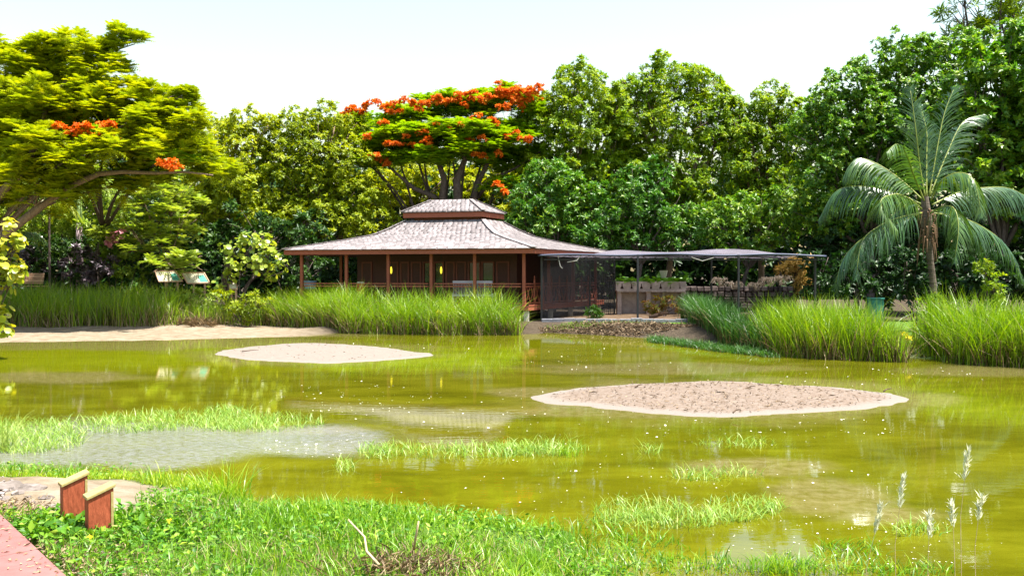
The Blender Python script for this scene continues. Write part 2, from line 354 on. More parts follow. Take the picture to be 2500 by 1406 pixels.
def ground_h(x, y, d=None):
    x, y = np.asarray(x, float), np.asarray(y, float)
    if d is None: d = pond_dist(x, y) + .25 * fbm(x * .9, y * .9, 3)
    flat = sm(-6, -10, x) * sm(22, 26, y)
    far = .38 * sm(-.05, 1.4, d); fl = .055 * sm(-.05, .8, d) + .32 * sm(5.2, 9, d); near = .30 * sm(-.05, 1.6, d) + .10 * sm(1.4, 4, d)
    land = np.where(y > 16, far * (1 - flat) + fl * flat, near) + .35 * sm(42, 62, y) + .05 * fbm(x * 1.7, y * 1.7, 5) * np.clip(d, 0, 1)
    return np.where(d > -.05, land, -.02 - .5 * sm(0, 3, -d))
def gpt(px, py):
    """the point of the ground seen at photo pixel px, py"""
    z = .2
    for _ in range(12): p = on_z(px, py, z); z = float(ground_h(p[0], p[1]))
    return np.array((p[0], p[1], z))
def gz(x, y): return float(ground_h(x, y))

def axis(dense, outer):
    return np.array(sorted(set(np.round(np.concatenate([dense, outer, -np.array([])]), 3))))
gx = axis(np.concatenate([np.arange(-26, 20, .25)]), np.array([-900, -400, -200, -120, -80, -60, -50, -44, -38, -34, -30, -28, 22, 25, 28, 32, 38, 46, 60, 90, 150, 300, 900]))
gy = axis(np.concatenate([np.arange(3.5, 12, .12), np.arange(12, 50, .28)]), np.array([-900, -300, -100, -40, -20, -10, -4, 0, 1.5, 2.5, 53, 57, 62, 68, 76, 90, 120, 180, 300, 600, 1500]))
X, Y = np.meshgrid(gx, gy); D0 = pond_dist(X, Y); DN = D0 + .25 * fbm(X * .9, Y * .9, 3); Z = ground_h(X, Y, DN)
nx = len(gx); ii = (np.arange(len(gy) - 1)[:, None] * nx + np.arange(nx - 1)[None]).ravel()
me = np_mesh("ground", np.stack([X, Y, Z], -1).reshape(-1, 3), np.stack([ii, ii + 1, ii + nx + 1, ii + nx], 1), None, smooth=True)
def path_side(x, y):      # positive on the footpath's side of its edge
    return -(x + 4.28) * .745 - (y - 7.2) * .667 - .05
flat = sm(-6, -10, X) * sm(22, 26, Y)
pale = np.clip(flat * sm(8.8, 6.5, DN) + sm(1.9, 2.7, X) * sm(9.6, 8.8, X) * sm(37.0, 37.4, Y) * sm(46, 44.5, Y)
               + .5 * sm(2.5, 0, DN) * (Y > 16) * sm(6, 10, X) * sm(.2, -.3, fbm(X, Y, 21)), 0, 1)
pale = np.maximum(pale, (Y < 16) * sm(-3.35, -3.6, X + .25 * fbm(X * 2, Y * 2, 31)) * sm(7.45, 7.6, Y) * sm(9.5, 9.1, Y + .3 * fbm(X * 2, Y * 2, 33)))
green = np.where(Y < 16, .75, sm(35.6, 36.0, Y) * sm(37.2, 37, Y) * sm(2, 3, X) * sm(13, 10, X))
green = np.maximum(green, sm(10, 11, X) * sm(19, 17, X) * sm(41, 37, Y) * .9 * (Y > 16))
yard = sm(1.9, 2.7, X) * sm(9.6, 8.8, X) * sm(37.2, 37.6, Y) * sm(46, 44.5, Y)
for nm, A in (("pale", pale), ("green", green), ("yard", yard)):
    a = me.attributes.new(nm, 'FLOAT', 'POINT'); a.data.foreach_set("value", A.ravel().astype(np.float32))
def ground_mat():
    m, n, l, b = mat("earth_and_mud"); co = worldco(n)
    def attr(x): a = n.new("ShaderNodeAttribute"); a.attribute_name = x; return a.outputs["Fac"]
    def mix(f, A, B):
        x = n.new("ShaderNodeMix"); x.data_type = 'RGBA'; l.new(f, x.inputs[0]); l.new(A, x.inputs["A"]); l.new(B, x.inputs["B"]); return x.outputs["Result"]
    t1 = noise_node(n, l, 2.2, 8, .7, co); t2 = noise_node(n, l, 14, 6, .7, co)
    soil = ramp(n, [(.3, (.014, .010, .006)), (.5, (.042, .031, .020)), (.7, (.095, .072, .050))]); l.new(t2.outputs[0], soil.inputs[0])
    mud = ramp(n, [(.28, (.09, .066, .040)), (.45, (.155, .120, .080)), (.62, (.21, .170, .124))]); l.new(t1.outputs[0], mud.inputs[0])
    gr = ramp(n, [(.3, (.03, .075, .008)), (.7, (.09, .17, .012))]); l.new(t2.outputs[0], gr.inputs[0])
    c = mix(attr("pale"), mix(attr("green"), soil.outputs[0], gr.outputs[0]), mud.outputs[0]); yd = ramp(n, [(.3, (.20, .13, .075)), (.65, (.36, .25, .16))]); l.new(t1.outputs[0], yd.inputs[0]); c = mix(attr("yard"), c, yd.outputs[0])
    l.new(c, b.inputs["Base Color"]); b.inputs["Roughness"].default_value = .95; b.inputs["Specular IOR Level"].default_value = .15
    bp = n.new("ShaderNodeBump"); bp.inputs["Strength"].default_value = .6; bp.inputs["Distance"].default_value = .05
    l.new(t2.outputs[0], bp.inputs["Height"]); l.new(bp.outputs[0], b.inputs["Normal"]); return m
me.materials.append(ground_mat()); g = link("ground", me); tag(g, "bare brown and pale muddy ground round the pond", kind="structure")

# water: one murky sheet, shoals and wind ripples laid out in the world
wx = np.linspace(-50, 30, 330); wy = 3.0 * (47 / 3.0) ** np.linspace(0, 1, 300)
WX, WY = np.meshgrid(wx, wy)
WPX, WPY = 1250 + FPX * WX / WY, HOR + FPX * CAM_H / WY
def ell(cx, cy, rx, ry, soft=.6, ns=.5, seed=0):
    r = np.hypot((WPX - cx) / rx, (WPY - cy) / ry) + ns * fbm(WX * .9, WY * .9, seed)
    return sm(1 + soft * .5, 1 - soft * .5, r)
shoal = np.zeros_like(WX)
for e in [(1850, 1140, 200, 20), (2040, 1215, 150, 42), (2160, 1262, 120, 20), (1760, 978, 520, 52), (1330, 960, 130, 14), (1400, 1005, 130, 14), (760, 864, 300, 30),
          (350, 838, 520, 16), (120, 922, 200, 14), (680, 1050, 170, 10), (1650, 900, 300, 14), (500, 812, 420, 12), (2420, 905, 200, 14), (2270, 975, 90, 18)]:
    shoal = np.maximum(shoal, ell(*e, seed=7) * (.8 if e[1] > 830 else 1))
ripple = np.zeros_like(WX)
for e in [(330, 1085, 360, 60), (760, 1075, 200, 45), (100, 1100, 250, 50)]: ripple = np.maximum(ripple, ell(*e, soft=.7, ns=.4, seed=11))
algae_reed_reflection = np.maximum(ell(250, 870, 700, 45, 1.2, .5, 13), ell(1500, 850, 700, 25, 1.2, .5, 15) * .6)  # yellow algae water with the bright reeds' reflection painted into the colour
nw = len(wx); ii = (np.arange(len(wy) - 1)[:, None] * nw + np.arange(nw - 1)[None]).ravel()
me = np_mesh("water", np.stack([WX, WY, 0 * WX], -1).reshape(-1, 3), np.stack([ii, ii + 1, ii + nw + 1, ii + nw], 1), None, smooth=True)
for nm, A in (("shoal", shoal), ("ripple", ripple), ("algae_reed_reflection", algae_reed_reflection)):
    a = me.attributes.new(nm, 'FLOAT', 'POINT'); a.data.foreach_set("value", A.ravel().astype(np.float32))
def water_mat():
    m, n, l, b = mat("murky_pond_water"); co = worldco(n)
    def attr(x): a = n.new("ShaderNodeAttribute"); a.attribute_name = x; return a.outputs["Fac"]
    def mix(f, A, B):
        x = n.new("ShaderNodeMix"); x.data_type = 'RGBA'; l.new(f, x.inputs[0]); l.new(A, x.inputs["A"]); l.new(B, x.inputs["B"]); return x.outputs["Result"]
    mp3 = n.new("ShaderNodeMapping"); mp3.inputs["Scale"].default_value = (.6, 1.5, 1); l.new(co, mp3.inputs[0]); t1 = noise_node(n, l, .75, 9, .72, mp3.outputs[0], .5); t2 = noise_node(n, l, 7, 5, .6, co)
    deep = ramp(n, [(.28, (.040, .041, .0015)), (.48, (.068, .069, .0022)), (.74, (.112, .112, .005))]); l.new(t1.outputs[0], deep.inputs[0])
    al = ramp(n, [(.3, (.105, .118, .001)), (.7, (.15, .16, .002))]); l.new(t1.outputs[0], al.inputs[0])
    mud = ramp(n, [(.35, (.095, .080, .02)), (.65, (.165, .138, .062))]); l.new(t2.outputs[0], mud.inputs[0])
    sf = math_node(n, 'MULTIPLY', b=.8); l.new(attr("shoal"), sf.inputs[0]); af = math_node(n, 'MULTIPLY', b=.7); l.new(attr("algae_reed_reflection"), af.inputs[0])
    c = mix(sf.outputs[0], mix(af.outputs[0], deep.outputs[0], al.outputs[0]), mud.outputs[0]); 
    mp2 = n.new('ShaderNodeMapping'); mp2.inputs['Scale'].default_value = (.7, 1.6, 1); l.new(co, mp2.inputs[0])
    t3 = noise_node(n, l, 11, 6, .8, mp2.outputs[0]); fs = math_node(n, 'MULTIPLY_ADD'); l.new(attr("ripple"), fs.inputs[0]); fs.inputs[1].default_value = .30; l.new(t3.outputs[0], fs.inputs[2])
    fr = ramp(n, [(.66, (0, 0, 0)), (.90, (.9, .9, .9))]); l.new(fs.outputs[0], fr.inputs[0])
    film = n.new("ShaderNodeRGB"); film.outputs[0].default_value = (.165, .165, .172, 1)
    c = mix(fr.outputs[0], c, film.outputs[0]); l.new(c, b.inputs["Base Color"])
    b.inputs["IOR"].default_value = 1.33; b.inputs["Specular IOR Level"].default_value = .5
    rr = math_node(n, 'MULTIPLY_ADD', b=.12); l.new(attr("ripple"), rr.inputs[0]); rr.inputs[2].default_value = .008; l.new(rr.outputs[0], b.inputs["Roughness"])
    mp = n.new("ShaderNodeMapping"); mp.inputs["Scale"].default_value = (1, 2.2, 1); l.new(co, mp.inputs[0])
    w1 = noise_node(n, l, 3.0, 3, .5, mp.outputs[0]); w2 = noise_node(n, l, 22, 3, .6, mp.outputs[0])
    st_ = math_node(n, 'MULTIPLY_ADD', b=.35); l.new(attr("ripple"), st_.inputs[0]); st_.inputs[2].default_value = .003
    b1 = n.new("ShaderNodeBump"); b1.inputs["Strength"].default_value = .018; b1.inputs["Distance"].default_value = .05; l.new(w1.outputs[0], b1.inputs["Height"])
    b2 = n.new("ShaderNodeBump"); b2.inputs["Distance"].default_value = .02; l.new(w2.outputs[0], b2.inputs["Height"]); l.new(st_.outputs[0], b2.inputs["Strength"])
    l.new(b1.outputs[0], b2.inputs["Normal"]); l.new(b2.outputs[0], b.inputs["Normal"]); return m
me.materials.append(water_mat()); tag(link("water", me), "murky olive green pond water", kind="structure")

# two low sand islands
def sand_mat():
    m, n, l, b = mat("dry_island_sand"); co = worldco(n); a = n.new("ShaderNodeAttribute"); a.attribute_name = "rim"
    t = noise_node(n, l, 9, 8, .75, co); t2 = noise_node(n, l, 45, 4, .7, co)
    r = ramp(n, [(.28, (.075, .050, .034)), (.44, (.135, .100, .076)), (.62, (.180, .145, .120))]); l.new(t.outputs[0], r.inputs[0])
    x = n.new("ShaderNodeMix"); x.data_type = 'RGBA'; l.new(a.outputs["Fac"], x.inputs[0]); l.new(r.outputs[0], x.inputs["A"]); x.inputs["B"].default_value = (.175, .150, .130, 1)
    l.new(x.outputs["Result"], b.inputs["Base Color"]); b.inputs["Roughness"].default_value = .95; b.inputs["Specular IOR Level"].default_value = .1
    bp = n.new("ShaderNodeBump"); bp.inputs["Strength"].default_value = .7; bp.inputs["Distance"].default_value = .03
    l.new(t2.outputs[0], bp.inputs["Height"]); l.new(bp.outputs[0], b.inputs["Normal"]); return m
SAND = sand_mat()
def island(outline_px, label, seed, hgt, rim0=0):
    q = np.array([on_z(*p)[:2] for p in outline_px]); c = q.mean(0); n = 260; th = np.linspace(0, len(q), n, endpoint=False)
    pts = []
    for t in th:     # closed Catmull-Rom through the outline
        i = int(t); f = t - i; p0, p1, p2, p3 = (q[(i + k) % len(q)] for k in (-1, 0, 1, 2))
        pts.append(.5 * (2 * p1 + (p2 - p0) * f + (2 * p0 - 5 * p1 + 4 * p2 - p3) * f * f + (3 * p1 - p0 - 3 * p2 + p3) * f ** 3))
    pts = np.array(pts); pts = pts + .26 * np.stack([fbm(pts[:, 0] * 1.6, pts[:, 1] * 1.6, seed, 5), fbm(pts[:, 0] * 1.6, pts[:, 1] * 1.6, seed + 9, 5)], 1)
    R = np.concatenate([np.linspace(0.02, 1, 34), [1.05, 1.12]]); V, rim = [], []
    for r in R:
        p = c + (pts - c) * r; z = hgt * (1 - r ** 2.2) + .028 * fbm(p[:, 0] * 5, p[:, 1] * 5, seed, 4) * np.clip((1 - r) * 5, 0, 1) + (.012 if r <= 1 else -.05 * (r - 1) * 8)
        V.append(np.concatenate([p, z[:, None]], 1)); rim.append(np.full(n, max(rim0, sm(.84, .95, r))) if r <= 1 else np.ones(n))
    V = np.concatenate(V); k = np.arange(n); F = np.concatenate([np.stack([i * n + k, i * n + (k + 1) % n, (i + 1) * n + (k + 1) % n, (i + 1) * n + k], 1) for i in range(len(R) - 1)])
    me = np_mesh("sand_island", V, F[:, ::-1], SAND, smooth=True)
    a = me.attributes.new("rim", 'FLOAT', 'POINT'); a.data.foreach_set("value", np.concatenate(rim).astype(np.float32))
    tag(link("sand_island", me), label, "sand island", kind="structure"); return c, pts
I1 = island([(520, 863), (620, 847), (760, 838), (900, 846), (1040, 866), (930, 879), (800, 886), (640, 880)], "pale smooth sand island nearest the pavilion reeds", 3, .07, .75)
I2 = island([(1312, 972), (1480, 944), (1740, 933), (2000, 945), (2215, 973), (2020, 1003), (1780, 1016), (1520, 1002)], "large lens shaped sand island littered with twigs and clods", 9, .10)

# red footpath at the corner, with a raised edge
pb = MB(); pr_ = random.Random(77); A, B = Vector((-5.9, 9.1, 0)), Vector((.3, 2.0, 0)); nrmv = Vector((-.745, -.667, 0)).normalized()
A = Vector((-4.28, 7.2, 0)) + (Vector((-4.28, 7.2, 0)) - Vector((-3.09, 5.87, 0))).normalized() * 4.0; B = Vector((-3.09, 5.87, 0)) + (Vector((-3.09, 5.87, 0)) - Vector((-4.28, 7.2, 0))).normalized() * 5
A = A + nrmv * .05; B = B + nrmv * .05
for k in range(14):
    p0, p1 = A.lerp(B, k / 14), A.lerp(B, (k + 1) / 14 - .0012); j = nrmv * pr_.uniform(-.015, .015); p0, p1 = p0 + j, p1 + j
    pb.hexa([Vector((*p.xy, z)) for z in (.15, .445) for p in (p0, p1, p1 + nrmv * 1.9, p0 + nrmv * 1.9)])
M['path'] = grained('red_painted_concrete', (.125, .055, .048), (.245, .112, .102), (1, 1, 1), .85, .35, 3.2, .2, c3=(.20, .083, .076))
tag(pb.build("path", M['path'], bevel=.01), "salmon red concrete footpath at the pond's near corner", kind="structure")

# ------------------------------------------------------------------ the pavilion
P0 = np.array((.93, 37.0)); AX, BX = np.array((-.970, .242)), np.array((.45, .893))      # along the front, along the right side
def pv(p, q, z): xy = P0 + AX * p + BX * q; return Vector((xy[0], xy[1], z))
LA, LB, ZE = 11.93, 10.1, 3.56
pav = thing("pavilion", "open sided red timber pavilion with two tiered wood shingle roof", "pavilion", pv(LA / 2, LB / 2, .4))
SH = MB().box((0, 0, 0), (1, 1, 1)).v; SHV = np.array(SH); SHF = MB().box((0, 0, 0), (1, 1, 1)).f
sh_me = bpy.data.meshes.new("shingle"); sh_me.from_pydata(SH, [], SHF); sh_me.materials.append(M['shingle']); sh_me.materials.append(M['shingle_butt']); sh_me.polygons[2].material_index = 1; sh_me.update()
PROF = ([0, .5, .72, .85, 1], [0, .33, .50, .70, 1])
def slope(E0, E1, T0, T1, prof, expo, wid, seed):
    """matrices (origin, u, v, n, size) of the shingles laid in courses on one roof slope"""
    r = random.Random(seed); out = []
    E0, E1, T0, T1 = map(Vector, (E0, E1, T0, T1))
    def pt(t, s):
        zf = float(np.interp(t, *prof)); a = E0.lerp(T0, t); b = E1.lerp(T1, t); p = a.lerp(b, s); p.z = E0.z + (T0.z - E0.z) * zf; return p
    ts = [0]; arc = 0
    N = 400; pts = [pt(i / N, .5) for i in range(N + 1)]; cum = [0]
    for i in range(N): cum.append(cum[-1] + (pts[i + 1] - pts[i]).length)
    nc = int(cum[-1] / expo); courses = [float(np.interp((k + .5) / nc * cum[-1], cum, np.linspace(0, 1, N + 1))) for k in range(nc)]
    for ci, t in enumerate(courses):
        a, b = pt(t, 0), pt(t, 1); L = (b - a).length; n = max(1, int(L / wid)); off = (ci % 2) * .5
        for k in range(-1, n + 1):
            s = (k + .5 + off + r.uniform(-.12, .12)) / n
            if s < .004 or s > .996: continue
            p = pt(t, s); u = (b - a).normalized(); v = (pt(min(1, t + .02), s) - pt(max(0, t - .02), s)).normalized(); nn = u.cross(v).normalized()
            if nn.z < 0: nn = -nn
            v = nn.cross(u); ang = .075 + r.uniform(-.03, .045); v2 = (v * math.cos(ang) - nn * math.sin(ang)) ; n2 = (nn * math.cos(ang) + v * math.sin(ang))
            v2 = (v * math.cos(-ang) + nn * math.sin(-ang)); n2 = u.cross(v2)
            if n2.z < 0: n2 = -n2
            out.append((p + nn * .028, u, v2, n2, (L / n * r.uniform(.88, .98), expo * 1.55, .030)))
    return out, pt
def smatrix(s): 
    p, u, v, n, z = s; m = Matrix(((u.x * z[0], v.x * z[1], n.x * z[2], p.x), (u.y * z[0], v.y * z[1], n.y * z[2], p.y), (u.z * z[0], v.z * z[1], n.z * z[2], p.z), (0, 0, 0, 1))); return m
def joined_shingles(lst, name, parent, seed):
    r = np.random.default_rng(seed); V = np.concatenate([SHV @ np.array(smatrix(s).to_3x3()).T + np.array(s[0]) for s in lst])
    F = np.concatenate([np.array(SHF) + 8 * i for i in range(len(lst))])
    me = np_mesh(name, V, F, M['shingle'], np.repeat(r.uniform(0, 1, len(lst)), 6)); me.materials.append(M['shingle_butt']); me.polygons.foreach_set('material_index', np.tile(np.array((0, 0, 1, 0, 0, 0), np.int32), len(lst)))
    o = link(name, me, parent); o["kind"] = "stuff"; return o
def sheet(pt, name, parent, nt, off=-.02, m='soffit'):
    V, F = [], []
    for i in range(nt + 1):
        for s in (0, 1): p = pt(i / nt, s); V.append((p.x, p.y, p.z + off))
    for i in range(nt): F.append((2 * i, 2 * i + 1, 2 * i + 3, 2 * i + 2))
    return V, F
cor = [(0, 0), (LA, 0), (LA, LB), (0, LB)]
cp0, cp1, cq0, cq1 = 4.19, 8.23, 3.9, 5.95; tcor = [(cp0, cq0), (cp1, cq0), (cp1, cq1), (cp0, cq1)]
ZT = 5.03
roof_mb = MB(); slopes = []
for k in range(4):
    E0, E1 = pv(*cor[k], ZE), pv(*cor[(k + 1) % 4], ZE); T0, T1 = pv(*tcor[k], ZT), pv(*tcor[(k + 1) % 4], ZT)
    s, pt = slope(E0, E1, T0, T1, PROF, .20, .235, k); slopes.append((s, pt))
    V, F = sheet(pt, "x", None, 14, 0); roof_mb.add(V, F)
roof = roof_mb.build("roof", M['hip'], pav)
front = slopes[0][0]; keep = front[:300]
for s in keep:
    o = link("shingle", sh_me, roof); o.matrix_parent_inverse = Matrix.Identity(4); o.matrix_basis = smatrix(s)
joined_shingles(front[300:] + slopes[1][0] + slopes[2][0] + slopes[3][0], "shingles", roof, 4)
def hips(pts4, parent, n=12, w=.26):
    for k in range(4):
        pt = pts4[k]; mb = MB(); pr = [pt(i / n, 0) + Vector((0, 0, .065)) for i in range(n + 1)]
        for i in range(n): mb.bar(pr[i] - (pr[i + 1] - pr[i]) * .15, pr[i + 1], w, .035)
        mb.build("hip_cap", M['hip'], parent)
hips([s[1] for s in slopes], roof, 22)
def fascia_ring(corners, z0, z1, th, parent, base):
    c = sum((Vector((*base(*q, 0).xy, 0)) for q in corners), Vector()) / 4
    for k in range(4):
        a, b = base(*corners[k], 0), base(*corners[(k + 1) % 4], 0)
        ai, bi = a + (c - a) * (th / 5), b + (c - b) * (th / 5); d = (b - a).normalized() * .002
        P = [Vector((*p.xy, z)) for z in (z0, z1) for p in (a + d, b - d, bi - d, ai + d)]
        MB().hexa(P).build("fascia", M['redwood'], parent)
fascia_ring([(.04, .04), (LA - .04, .04), (LA - .04, LB - .04), (.04, LB - .04)], 3.345, 3.553, .06, pav, pv)
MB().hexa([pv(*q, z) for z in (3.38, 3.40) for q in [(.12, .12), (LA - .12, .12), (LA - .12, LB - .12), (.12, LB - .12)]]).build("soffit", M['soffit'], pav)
# upper tier: neck wall, fascia, hipped cap
MB().hexa([pv(*q, z) for z in (4.80, 5.30) for q in [(cp0 + .35, cq0 + .3), (cp1 - .35, cq0 + .3), (cp1 - .35, cq1 - .3), (cp0 + .35, cq1 - .3)]]).build("neck_wall", M['redwood'], pav)
capc = [(cp0 - .02, cq0 - .1), (cp1 + .02, cq0 - .1), (cp1 + .02, cq1 + .1), (cp0 - .02, cq1 + .1)]
fascia_ring(capc, 5.215, 5.475, .05, pav, pv)
ZC, ZR = 5.48, 6.09; rid = [(5.25, 4.75), (7.35, 4.75), (7.35, 5.1), (5.25, 5.1)]
capmb = MB(); cs = []
capo = [(p + (-.05 if p < 6 else .05), q + (-.05 if q < 5 else .05)) for p, q in capc]
for k in range(4):
    s, pt = slope(pv(*capo[k], ZC), pv(*capo[(k + 1) % 4], ZC), pv(*rid[k], ZR), pv(*rid[(k + 1) % 4], ZR), ([0, 1], [0, 1]), .17, .22, 30 + k); cs.append((s, pt))
    V, F = sheet(pt, "x", None, 2, 0); capmb.add(V, F)
capmb.hexa([pv(*q, z) for z in (ZC - .03, ZC - .01) for q in capc]).hexa([pv(*q, z) for z in (ZR - .02, ZR + .05) for q in rid])
cap = capmb.build("roof_cap", M['hip'], pav)
joined_shingles(sum((c[0] for c in cs), []), "shingles", cap, 6); hips([c[1] for c in cs], cap, 6, .2)
# deck, piers, posts
def qbox(p0, p1, q0, q1, z0, z1): return [pv(*q, z) for z in (z0, z1) for q in [(p0, q0), (p1, q0), (p1, q1), (p0, q1)]]
deck = MB().hexa(qbox(.5, LA - .4, .45, LB - .5, .90, .99)).build("deck", M['soffit'], pav)
for k in range(34): MB().hexa(qbox(.5 + k * .32, .5 + k * .32 + .305, .47, 2.68, .992, 1.02)).build("plank", M['tanwood'], deck)
for q in [qbox(.46, LA - .36, .38, .44, .86, 1.05), qbox(.40, .455, .385, LB - .45, .86, 1.05), qbox(LA - .355, LA - .30, .385, LB - .45, .86, 1.05)]:
    MB().hexa(q).build("rim_board", M['redwood'], pav)
MB().hexa(qbox(.38, .395, .39, LB - .46, 1.055, 1.11)).build("rim_trim", M['redwood'], pav)
for p in (.6, 3, 5.2, 7.4, 9.6, 11.2):
    for q in (.62, 3.2, 5.6, 8.0, 9.4):
        if p > .6 and q > .62 and q < 9: continue
        c = pv(p, q, 0); MB().box((c.x, c.y, .55), (.24, .24, .62)).build("pier", M['pier'], pav, bevel=.02)
posts = [(.72, .65), (2.97, .65), (5.01, .65), (7.08, .65), (9.15, .65), (11.42, .65), (.72, 3.3), (.72, 6.2), (.72, 9.3), (11.42, 3.6), (11.42, 6.6), (11.42, 9.3), (8.6, 9.3), (5, 9.3)]
for p, q in posts: c = pv(p, q, 0); MB().box((c.x, c.y, 2.2), (.135, .135, 2.36), rz=-.2).build("post", M['redwood'], pav, bevel=.008)
# railing: front rail behind the reeds, crossed lattice down the right side
def railing(a, b, n, finial):
    rl = MB().bar(pv(*a, 2.02), pv(*b, 2.02), .09, .05).build("railing", M['redwood'], pav)
    MB().bar(pv(*a, 1.90), pv(*b, 1.90), .04, .06).build("upper_rail", M['redwood'], rl)
    MB().bar(pv(*a, 1.16), pv(*b, 1.16), .04, .06).build("lower_rail", M['redwood'], rl)
    for k in range(n if finial else 0):
        u0, u1 = (k + .04) / n, (k + .96) / n; f = lambda u: (a[0] + (b[0] - a[0]) * u, a[1] + (b[1] - a[1]) * u)
        for j in range(2):
            v0, v1 = u0 + (u1 - u0) * j / 2 + .004, u0 + (u1 - u0) * (j + 1) / 2 - .004
            MB().bar(pv(*f(v0), 1.19), pv(*f(v1), 1.87), .022, .035).build("baluster", M['redwood'], rl)
            MB().bar(pv(*f(v1), 1.19) + Vector((.026, -.026, 0)), pv(*f(v0), 1.87) + Vector((.026, -.026, 0)), .022, .035).build("baluster", M['redwood'], rl)
        c = pv(*f((k + 1) / n if k < n - 1 else .999), 0)
        MB().box((c.x, c.y, 1.62), (.07, .07, 1.12), rz=-.2).build("newel", M['redwood'], rl)
        if finial: MB().lathe((c.x, c.y, 2.18), [(.035, 0), (.045, .03), (.02, .07), (.035, .12), (.012, .20)], 8).build("finial", M['redwood'], rl)
railing((.72, .80), (.72, 9.2), 9, True)
for p, q in [((11.3, .65), (9.3, .65)), ((9.0, .65), (7.2, .65)), ((6.9, .65), (5.15, .65)), ((4.85, .65), (3.1, .65)), ((2.8, .65), (.85, .65))]: railing(p, q, 2, False)
# enclosed room with shutters, doorways and lamps
wq = 2.75
def wallseg(p0, p1, z0=1.02, z1=3.378, q0=wq, q1=wq + .12): return MB().hexa(qbox(p0, p1, q0, q1, z0, z1))
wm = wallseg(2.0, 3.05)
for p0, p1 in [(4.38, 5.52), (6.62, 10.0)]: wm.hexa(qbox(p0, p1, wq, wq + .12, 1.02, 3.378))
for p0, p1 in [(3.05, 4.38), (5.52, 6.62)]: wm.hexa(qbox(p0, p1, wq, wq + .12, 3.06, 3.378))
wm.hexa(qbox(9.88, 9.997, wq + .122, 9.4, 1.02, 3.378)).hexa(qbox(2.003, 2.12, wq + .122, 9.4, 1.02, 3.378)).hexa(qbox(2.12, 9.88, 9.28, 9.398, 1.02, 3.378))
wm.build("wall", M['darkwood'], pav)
def framed(p0, p1, name, inner, parent=pav):
    fr = MB()
    for x0, x1, z0, z1 in [(p0, p0 + .07, 1.03, 3.05), (p1 - .07, p1, 1.03, 3.05), (p0 + .072, p1 - .072, 2.98, 3.05)]: fr.hexa(qbox(x0, x1, wq - .05, wq - .004, z0, z1))
    o = fr.build(name, M['doorwood'], parent); inner(o, p0 + .072, p1 - .072); return o
def louvre(o, p0, p1):
    MB().hexa(qbox(p0, p1, wq - .03, wq - .006, 1.05, 2.975)).build("panel", M['darkwood'], o)
    for z in (1.95,): MB().hexa(qbox(p0, p1, wq - .042, wq - .032, z, z + .1)).build("stile", M['doorwood'], o)
for p0, p1 in [(2.35, 2.98), (4.45, 4.95), (5.0, 5.46), (6.68, 7.2), (7.3, 7.75), (7.85, 8.35), (9.2, 9.75)]: framed(p0, p1, "door", louvre)
def pane(o, p0, p1): MB().hexa(qbox(p0, p1, wq + .03, wq + .045, 1.05, 2.975)).build("pane", M['glass_dark'], o)
framed(3.07, 3.70, "window", pane); framed(3.74, 4.36, "window", pane); framed(5.54, 6.06, "window", pane); framed(6.10, 6.60, "window", pane)
for i, (px, py) in enumerate([(955, 660), (1077, 660)]):
    c = at(px, py, 40.9 if i == 0 else 40.2)
    t = thing("wall_lamp", ["slim yellow lamp hanging behind the verandah post left of the doors", "slim yellow lamp hanging in the pavilion's dark middle doorway"][i], "lamp", (c[0], c[1], c[2] - .2), "yellow lamps on the verandah")
    MB().lathe((c[0], c[1], c[2] - .2), [(.02, .04), (.045, .1), (.055, .2), (.045, .30), (.02, .38)], 10).build("lamp_glass", M['lamp_glow'], t)
    MB().lathe((c[0], c[1], c[2] + .18), [(.05, 0), (.05, .05), (.012, .07), (.012, 3.378 - c[2] - .18)], 8).build("hanger", M['black_steel'], t)
# cooler and basin on the deck, slatted seat by the railing
c = at(880, 690, 41.1); t = thing("water_cooler", "red drinks cooler with a white lid on the verandah", "cooler", (c[0], c[1], 1.5))
bx = MB(); b_ = MB().box((c[0], c[1], 1.26), (.42, .42, .47)).build("stand", M['darkwood'], t, bevel=.01)
MB().lathe((c[0], c[1], 1.5), [(.17, 0), (.19, .03), (.19, .46), (.18, .48)], 16).build("barrel", M['red_plastic'], t); MB().lathe((c[0], c[1], 1.98), [(.2, 0), (.2, .07), (.15, .11), (.05, .12)], 16).build("lid", M['white'], t)
c = at(757, 686, 41.6); t = thing("wash_tub", "pale blue tub standing on the deck beside the far left post", "tub", (c[0], c[1], 1.7))
MB().lathe((c[0], c[1], 1.72), [(.20, 0), (.25, .04), (.30, .36), (.33, .38), (.33, .41), (.27, .41), (.24, .1)], 16).build("basin", M['blue_plastic'], t); MB().box((c[0], c[1], 1.37), (.5, .45, .69)).build("stand", M['darkwood'], t, bevel=.01)
s0, s1 = pv(4.15, .95, 0), pv(2.30, .95, 0); t = thing("slatted_bench", "pale grey slatted bench with its back to the verandah railing", "bench", (*((s0 + s1) / 2).xy, 1.02)); dv = (s1 - s0).normalized(); bk = Vector((-dv.y, dv.x, 0)); bk = bk if bk.y > 0 else -bk
Z_ = lambda v, z: Vector((v.x, v.y, z))
MB().bar(Z_(s0, 2.09), Z_(s1, 2.09), .06, .13).build("top_rail", M['greywood'], t); MB().bar(Z_(s0, 1.5), Z_(s1, 1.5), .05, .09).build("back_rail", M['greywood'], t)
for k in range(25): p = s0.lerp(s1, (k + .5) / 25); MB().bar(Z_(p, 1.55), Z_(p, 2.02), .022, .038, up=bk).build("slat", M['greywood'], t)
for k in range(5): MB().bar(Z_(s0 + bk * (.1 + k * .1), 1.46), Z_(s1 + bk * (.1 + k * .1), 1.46), .085, .03).build("seat_slat", M['greywood'], t)
for p in (s0, s1, s0 + bk * .5, s1 + bk * .5): MB().bar(Z_(p, 1.02), Z_(p, 1.6), .06, .06, up=(0, 1, 0)).build("leg", M['greywood'], t)

